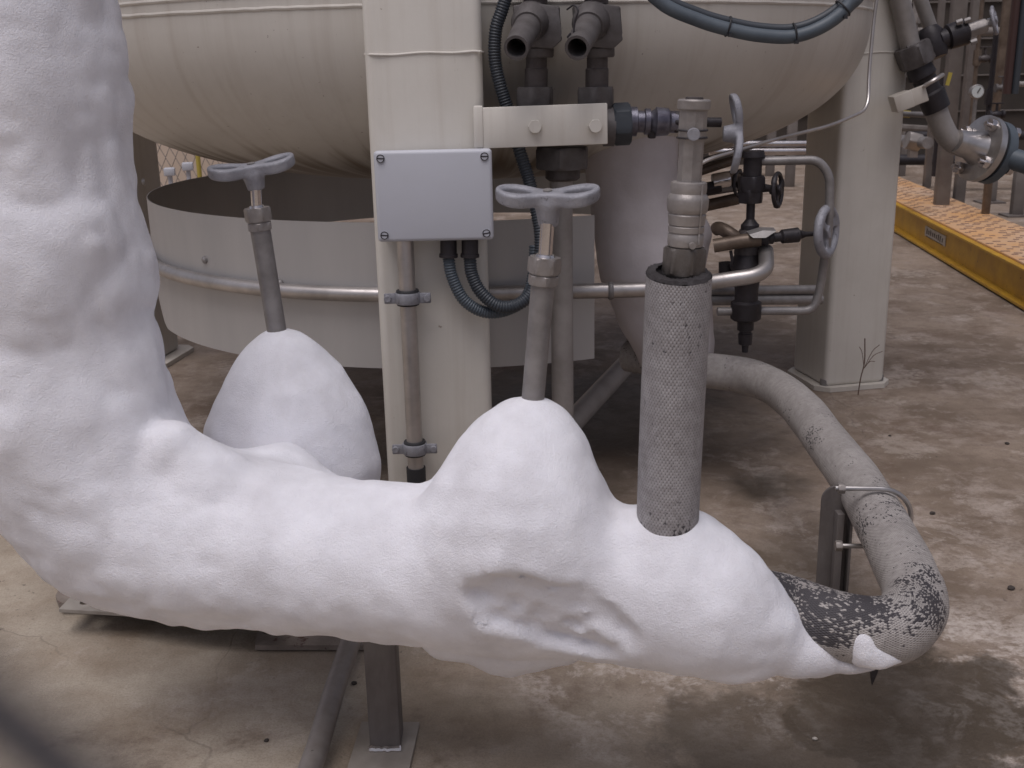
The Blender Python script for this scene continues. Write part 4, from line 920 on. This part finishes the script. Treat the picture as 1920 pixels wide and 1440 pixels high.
# far wall and yard clutter
bm = nb(); box(bm, Vector((5.2, 10.5, 2.0)), (8.6,.2,4.0)); wl = thing('far_wall', (5.2,10.5,0), 'dark brown wall closing the yard behind the pipe racks', 'wall'); obj('wall_face', bm, 'wall', wl)
bm = nb()
for i in range(7): box(bm, Vector((5.2, 10.385, .45+i*.32)), (8.5,.02,.012))
obj('panel_joint', bm, 'beam', wl)
def upright(px, y0, y1, Y, w, m, label, cat='post', group=None, name='rack_post'):
    g = at(px, y1, Y); t = at(px, y0, Y); bm = nb(); box(bm, Vector((g.x, Y, (max(t.z,0)+max(g.z,0))/2)), (rad(g, w), rad(g, w), max(t.z,0)-max(g.z,0)), None, .004)
    o = obj(name, bm, m); tag(o, label, cat, group); return o
for px, w, Y, m_, lab in ((1790,26,6.0,'beam','pale grey upright beam directly behind the slanted valve'),(1823,20,6.6,'beam','second pale grey beam, just left of the pressure gauge'),(1878,14,5.6,'brown','brown upright left of the dark red pipe'),(1758,12,7,'beam','thin grey upright behind the slanted valve top')):
    g = at(px, 100, Y); bm = nb(); ww = rad(g, w); box(bm, Vector((g.x, Y, 1.3)), (ww, ww*.8, 2.6), None, .006); o = obj('upright_beam', bm, m_); tag(o, lab, 'beam', 'upright beams of the background rack')
for px, r_, Y, m_, lab in ((1893,8,5.0,'blackred','dark red vertical pipe near the right edge'),(1908,7,5.0,'hose_dark','blackish blue vertical pipe at the right edge')):
    g = at(px, 120, Y); rr_ = rad(g, r_); bm = nb(); sweep(bm, [Vector((g.x,Y,.78)), Vector((g.x,Y,2.4))], rr_, 14); o = obj('vertical_pipe', bm, m_); tag(o, lab, 'pipe')
for py, r_, Y, x0, x1, m_, lab in ((158,5,6.4,1880,2050,'beige_pipe','thin grey level pipe behind the vertical pipes at right'),(290,7,5.4,1870,2050,'steel','bright level pipe above the blue grey hose'),(255,9,7.5,1700,2050,'dark','dark level pipe behind the bolted flange'),(300,10,8.0,1650,2000,'dark','dark pipe low along the far wall'),(60,8,8.0,1700,2050,'beam','grey level pipe high on the far wall')):
    o = tube('level_pipe', [at(x0,py,Y), at(x1,py-2,Y)], rad(at(1850,py,Y), r_), m_); tag(o, lab, 'pipe')
for px0, y0, px1, y1, lab in ((1690,235,1690,332,'left'),(1735,240,1737,352,'right')):
    pass
rk = thing('pipe_rack', tuple(gz(1715,352)), 'low grey steel frame behind the right leg carrying small valves', 'frame')
Yk = gz(1715,350).y
for px, yb in ((1690,330),(1737,352)):
    g = gz(px, yb); t = at(px, 238, g.y); bm = nb(); box(bm, Vector((g.x, g.y, t.z/2)), (.05,.05,t.z), None, .004); obj('leg', bm, 'beam', rk)
bm = nb(); a = at(1672,238,gz(1690,330).y); b_ = at(1745,243,gz(1737,352).y); sweep(bm, [a, b_], .028, 8); obj('top_rail', bm, 'beam', rk)
bm = nb(); sweep(bm, [at(1672,262,6), at(1740,268,5.6)], .03, 12); obj('pipe', bm, 'steel_worn', rk)
bm = nb(); hexn(bm, at(1700,262,5.7), at(1724,268,5.7), .05); box(bm, at(1712,278,5.7), (.04,.04,.09)); obj('small_valve', bm, 'galv', rk)
for px, yb, lab in ((1855,380,'grey frame leg under the blue grey hose'),(1905,405,'grey frame leg nearest the right edge')):
    g = gz(px, yb); t = at(px, 300, g.y); bm = nb(); box(bm, Vector((g.x, g.y, t.z/2)), (.07,.05,t.z), None, .004); box(bm, Vector((g.x, g.y, .006)), (.16,.14,.010)); o = obj('frame_leg', bm, 'beam'); tag(o, lab, 'post')
for px, y0, y1, Y, r_, m_, lab in ((1846,-40,250,5.9,4,'brown','thin brown riser just left of the brown upright'),(1868,60,300,5.7,5,'dark','thin black riser right of the gauge'),(1772,140,330,6.3,9,'dark','dark riser behind the slanted valve sleeve'),(1722,-40,100,6.8,6,'beige_pipe','pale riser at the top right of the leg')):
    g = at(px, y0, Y); t = at(px, y1, Y); bm = nb(); sweep(bm, [Vector((g.x,Y,t.z)), Vector((g.x,Y,g.z))], rad(g, r_), 12); hexn(bm, Vector((g.x,Y,t.z*.5+g.z*.5-.04)), Vector((g.x,Y,t.z*.5+g.z*.5+.04)), rad(g, r_)*1.8); o = obj('riser_pipe', bm, m_); tag(o, lab, 'pipe')
for px, py, Y, m_, lab in ((1880,165,5.5,'relief','grey valve on the level pipe at the right edge'),(1868,215,5.3,'dark','black valve below the gauge'),(1762,230,5.6,'dark','black valve behind the elbow'),(1846,110,5.9,'bronze','bronze fitting on the thin brown riser')):
    q = at(px,py,Y); bm = nb(); w_ = rad(q, 9); lathe(bm, q-Vector((w_*1.6,0,0)), q+Vector((w_*1.6,0,0)), [(0,w_*.9),(.15,w_*.9),(.2,w_*.55),(.4,w_*.8),(.6,w_*.8),(.8,w_*.55),(.85,w_*.9),(1,w_*.9)], 14); sweep(bm, [q, q+Vector((0,0,w_*2.2))], w_*.3, 8); box(bm, q+Vector((0,-.005,w_*2.3)), (w_*2.4, w_*.5, w_*.3), None, .002); o = obj('rack_valve', bm, m_); tag(o, lab, 'valve')
# pressure gauge
g = thing('pressure_gauge', tuple(at(1833,190,5.2)), 'small round white-faced pressure gauge beside the grey beam', 'gauge')
q = at(1833,172,5.2); bm = nb(); lathe(bm, q+Vector((0,.03,0)), q, [(0,.030),(.9,.033),(1,.030)], 24); obj('case', bm, 'steel_worn', g)
bm = nb(); lathe(bm, q-Vector((0,.0005,0)), q-Vector((0,.003,0)), [(0,.027),(1,.027)], 24); fc_ = obj('dial', bm, mat('dial_white', (.6,.65,.66), rough=.3), g)
bm = nb(); box(bm, q+Vector((.004,-.0045,.006)), (.004,.001,.026), Matrix.Rotation(.5,3,'Y')); obj('needle', bm, 'stone', fc_)
bm = nb(); sweep(bm, [q-Vector((0,-.015,.03)), q-Vector((0,-.015,.2))], .009, 10); obj('stem', bm, 'steel_worn', g)
# slanted valve assembly with bolted flange
YV = 3.1; ks_ = rad(at(1760,150,YV), 1); SVp = lambda px, py, dy=0: at(px, py, YV+dy)
sa = thing('slanted_valve', tuple(SVp(1830,330)), 'slanted dark valve and pale elbow ending in a bright bolted flange beyond the right leg', 'valve')
bm = nb(); sweep(bm, [SVp(1672,-60), SVp(1685,-10), SVp(1708,92)], 18*ks_, 20); obj('upper_pipe', bm, 'beige_pipe', sa)
bm = nb(); sweep(bm, [SVp(1708,-50,.1), SVp(1744,50,.1)], 13*ks_, 20); obj('second_pipe', bm, 'beige_pipe', sa)
bm = nb(); hexn(bm, SVp(1708,84), SVp(1722,122), 34*ks_, .1); lathe(bm, SVp(1700,92,-.02), SVp(1740,80,-.02), [(0,6*ks_),(1,6*ks_)], 10); obj('clamp_collar', bm, 'relief', sa)
bm = nb(); lathe(bm, SVp(1718,115), SVp(1757,205), [(0,22*ks_),(.3,26*ks_),(.35,22*ks_),(.62,22*ks_),(.66,27*ks_),(1,25*ks_)], 24); obj('dark_sleeve', bm, 'dark', sa)
bm = nb(); lathe(bm, SVp(1740,52,.02), SVp(1758,108,.0), [(0,17*ks_),(.2,24*ks_),(.8,24*ks_),(1,18*ks_)], 20); obj('valve_body', bm, 'dark', sa)
bm = nb(); lathe(bm, SVp(1762,75), SVp(1815,58), [(0,17*ks_),(.25,17*ks_),(.3,23*ks_),(.9,24*ks_),(1,15*ks_)], 20); obj('bonnet_flange', bm, 'dark', sa)
for px, py in ((1793,43),(1808,40),(1820,80)):
    bm = nb(); a = SVp(px,py,-.03); hexn(bm, a, a+Vector((.015,-.003,.005)), .008); obj('bonnet_bolt', bm, 'steel_worn', sa)
bm = nb(); hexn(bm, SVp(1812,60), SVp(1848,47), 14*ks_, .1); lathe(bm, SVp(1846,47), SVp(1862,40), [(0,7*ks_),(1,7*ks_)], 12); obj('gland', bm, 'brass', sa)
V, Fc = wheel_mesh(27*ks_, .006, 3, .0022); sdf_obj('handwheel', xf(V, placeM(SVp(1864,38), (.85,-.45,.25), (0,.1,1))), Fc, 'alu', sa)
bm = nb(); sweep(bm, smooth_path([SVp(1752,198), SVp(1764,232), SVp(1782,262), SVp(1812,276), SVp(1828,278)], 6), [21*ks_]*25, 24); obj('elbow', bm, 'beige_pipe', sa)
fn = Vector((.91,.22,-.28)).normalized(); fc0 = SVp(1833,277)
bm = nb(); lathe(bm, fc0-fn*.075, fc0, [(0,21*ks_),(.6,26*ks_),(1,34*ks_)], 28); obj('flange_hub', bm, 'bright_steel', sa)
bm = nb(); lathe(bm, fc0, fc0+fn*.022, [(0,61*ks_),(.08,63*ks_),(.92,63*ks_),(1,61*ks_)], 48); obj('flange', bm, 'bright_steel', sa)
bm = nb(); lathe(bm, fc0+fn*.0225, fc0+fn*.034, [(0,57*ks_),(1,57*ks_)], 40); obj('gasket', bm, 'rubber', sa)
bm = nb(); lathe(bm, fc0+fn*.0345, fc0+fn*.064, [(0,60*ks_),(.9,60*ks_),(1,56*ks_)], 40); obj('mating_flange', bm, 'hose', sa)
fx, fy, _ = frame(fn); 
for i in range(4):
    a = 2*math.pi*(i+.35)/4; q = fc0+(fx*math.cos(a)+fy*math.sin(a))*50*ks_; bm = nb()
    lathe(bm, q-fn*.03, q+fn*.075, [(0,.007),(1,.007)], 10); hexn(bm, q-fn*.018, q-fn*.001, .018); hexn(bm, q+fn*.065, q+fn*.080, .016); obj('flange_bolt', bm, 'chrome', sa)
bm = nb(); box(bm, SVp(1712,183,-.05), (.075,.012,.045), Matrix.Rotation(R(-20),3,'Y'), .003); box(bm, SVp(1690,190,-.04), (.05,.05,.045), Matrix.Rotation(R(-20),3,'Y'), .003); obj('mount_bracket', bm, 'cream', sa)
bm = nb(); sweep(bm, smooth_path([SVp(1732,162,-.06), SVp(1752,150,-.07), SVp(1768,140,-.05)], 4), 4*ks_, 8); obj('clamp_bolt', bm, 'steel', sa)
bm = nb(); box(bm, SVp(1779,148,-.05), (.010,.004,.034), Matrix.Rotation(.2,3,'Y')); obj('yellow_tag', bm, 'ywhite', sa)
o = tube('suction_hose', smooth_path([fc0+fn*.05, SVp(1880,292,-.03), SVp(1925,306,-.08), SVp(2000,330,-.15), SVp(2100,370,-.2)], 8), 20*ks_, 'hose', seg=20); tag(o, 'thick blue grey hose leaving the bolted flange towards the right edge', 'hose')
o = tube('marked_pipe', [at(1668,208,4.2), at(1685,213,4.2), at(1738,216,4.1)], rad(at(1700,212,4.2),5), 'steel_worn'); tag(o, 'short thin pipe with a yellow band just right of the leg', 'pipe')
bm = nb(); lathe(bm, at(1686,213,4.19), at(1706,214.5,4.19), [(0,rad(at(1700,212,4.2),6.5)),(1,rad(at(1700,212,4.2),6.5))], 14); obj('yellow_band', bm, 'ywhite', o)
# bright pipes far behind, between tank and right leg
for py, r_, lab in ((270,6,'upper bright steel pipe seen between the tank and right leg'),(284,7,'lower bright steel pipe seen between the tank and right leg')):
    o = tube('far_steel_pipe', [at(1330,py,5.5), at(1620,py-1,5.5)], rad(at(1450,py,5.5), r_), 'chrome'); tag(o, lab, 'pipe', 'bright pipes behind the tank')
for px, y1, lab in ((1443,330,'left of two grey stands carrying the bright far pipes'),(1480,350,'right of two grey stands carrying the bright far pipes')):
    g = gz(px, y1); bm = nb(); t = at(px, 215, g.y); box(bm, Vector((g.x, g.y, t.z/2)), (.07,.05,t.z), None, .004); o = obj('pipe_stand', bm, 'beam'); tag(o, lab, 'stand')

# ============================================================ LEFT BACKGROUND: fence, wall
bm = nb(); box(bm, Vector((-4.2, 9.5, 1.2)), (7,.2,2.4)); wl2 = obj('boundary_wall', bm, 'beige_wall'); tag(wl2, 'pale beige wall beyond the chain-link fence at left', 'wall')
fe = thing('chain_link_fence', (-2.1, 6.2, 0), 'galvanised chain-link fence with a yellow post seen under the tank at left', 'fence')
bm = nb(); s = .055; Yf = 6.2; x0, x1, z0, z1 = -3.0, -1.0, .05, 1.6
nx = int((x1-x0)/s)
for i in range(nx+1):
    xx_ = x0+i*s; pts = []; nz_ = int((z1-z0)/s)
    for j in range(nz_+1): pts.append(Vector((xx_+(s*.5 if j % 2 else -.0*s), Yf, z0+j*s)))
    sweep(bm, pts, .0022, 4)
    pts = [Vector((xx_+(s*.5 if j % 2 else s), Yf+.003, z0+j*s)) for j in range(nz_+1)]; sweep(bm, pts, .0022, 4)
obj('wire_mesh', bm, 'galv', fe)
for px, m_ in ((370,'ywhite'),): 
    q = at(px,285,6.15); bm = nb(); sweep(bm, [Vector((q.x,6.15,0)), Vector((q.x,6.15,1.6))], .013, 12); obj('post', bm, m_, fe)
bm = nb(); sweep(bm, [Vector((x0,Yf,1.6)), Vector((x1,Yf,1.6))], .022, 12); obj('top_rail', bm, 'galv', fe)
for px, py, lab in ((352,312,'small pale control box by the yellow fence post'),(318,322,'smaller grey box left along the fence')):
    q = at(px,py,5.8); bm = nb(); box(bm, q, (.055,.06,.04), Matrix.Rotation(.2,3,'Z'), .005); lathe(bm, q, Vector((q.x,q.y,.01)), [(0,.012),(1,.012)], 8); o = obj('control_box', bm, 'grey_box'); tag(o, lab, 'box')
# ============================================================ SMALL THINGS
wd = gz(1602,722); rnd = random.Random(3)
bm = nb(); b0 = wd+Vector((-.02,-.10,0)); mid = b0+Vector((.012,0,.10)); sweep(bm, smooth_path([b0, b0+Vector((.004,0,.05)), mid, mid+Vector((-.004,0,.07))], 4), .0017, 6)
for a in ((.04,.05),(.03,-.0),(-.018,.045),(.05,.03)): sweep(bm, smooth_path([mid+Vector((0,0,-.02)), mid+Vector((a[0]*.5,0,a[1]*.6)), mid+Vector((a[0],0,a[1]))], 3), .0010, 5)
o = obj('dry_weed', bm, 'weed'); tag(o, 'dry leafless weed stem by the right leg base', 'weed')
def chip(px, py, r_, m_, label, group='dark chips scattered on the concrete'):
    g = gz(px, py); t = bmesh.new(); bmesh.ops.create_icosphere(t, subdivisions=2, radius=1)
    for v in t.verts: v.co = Vector((v.co.x*r_*rnd.uniform(.8,1.2), v.co.y*r_*rnd.uniform(.7,1.1), v.co.z*r_*.6*rnd.uniform(.7,1.2)))+g+Vector((0,0,r_*.45))
    o = obj('stone_chip', t, m_, ang=.3); tag(o, label, 'chip', group)
for px, py, r_, lab in ((1895,1105,.007,'dark chip on the concrete by the right edge below mid height'),(1748,964,.006,'dark chip on bare concrete right of the U-bolt'),(1888,833,.006,'dark chip on the concrete halfway down the right edge'),(1668,818,.004,'tiny dark chip between leg base and loop pipe'),(500,1390,.004,'tiny dark chip left of the floor tube'),(664,1283,.005,'dark chip between the floor tube and the post')): chip(px, py, r_, 'stone', lab)
chip(1528,1387,.004,'paper','pale pebble on the damp patch at bottom right', None)
# strap hanging close in front of the lens at lower left (out of focus)
sc_ = lambda px, py, d: CAM+ray(px, py)*d
o = tube('wrist_strap', smooth_path([sc_(-260,1110,.03), sc_(-110,1245,.03), sc_(0,1345,.03), sc_(118,1445,.03), sc_(240,1560,.03)], 8), .0010, 'strap', seg=16); tag(o, 'dark out-of-focus cord close to the lens at lower left', 'cord')
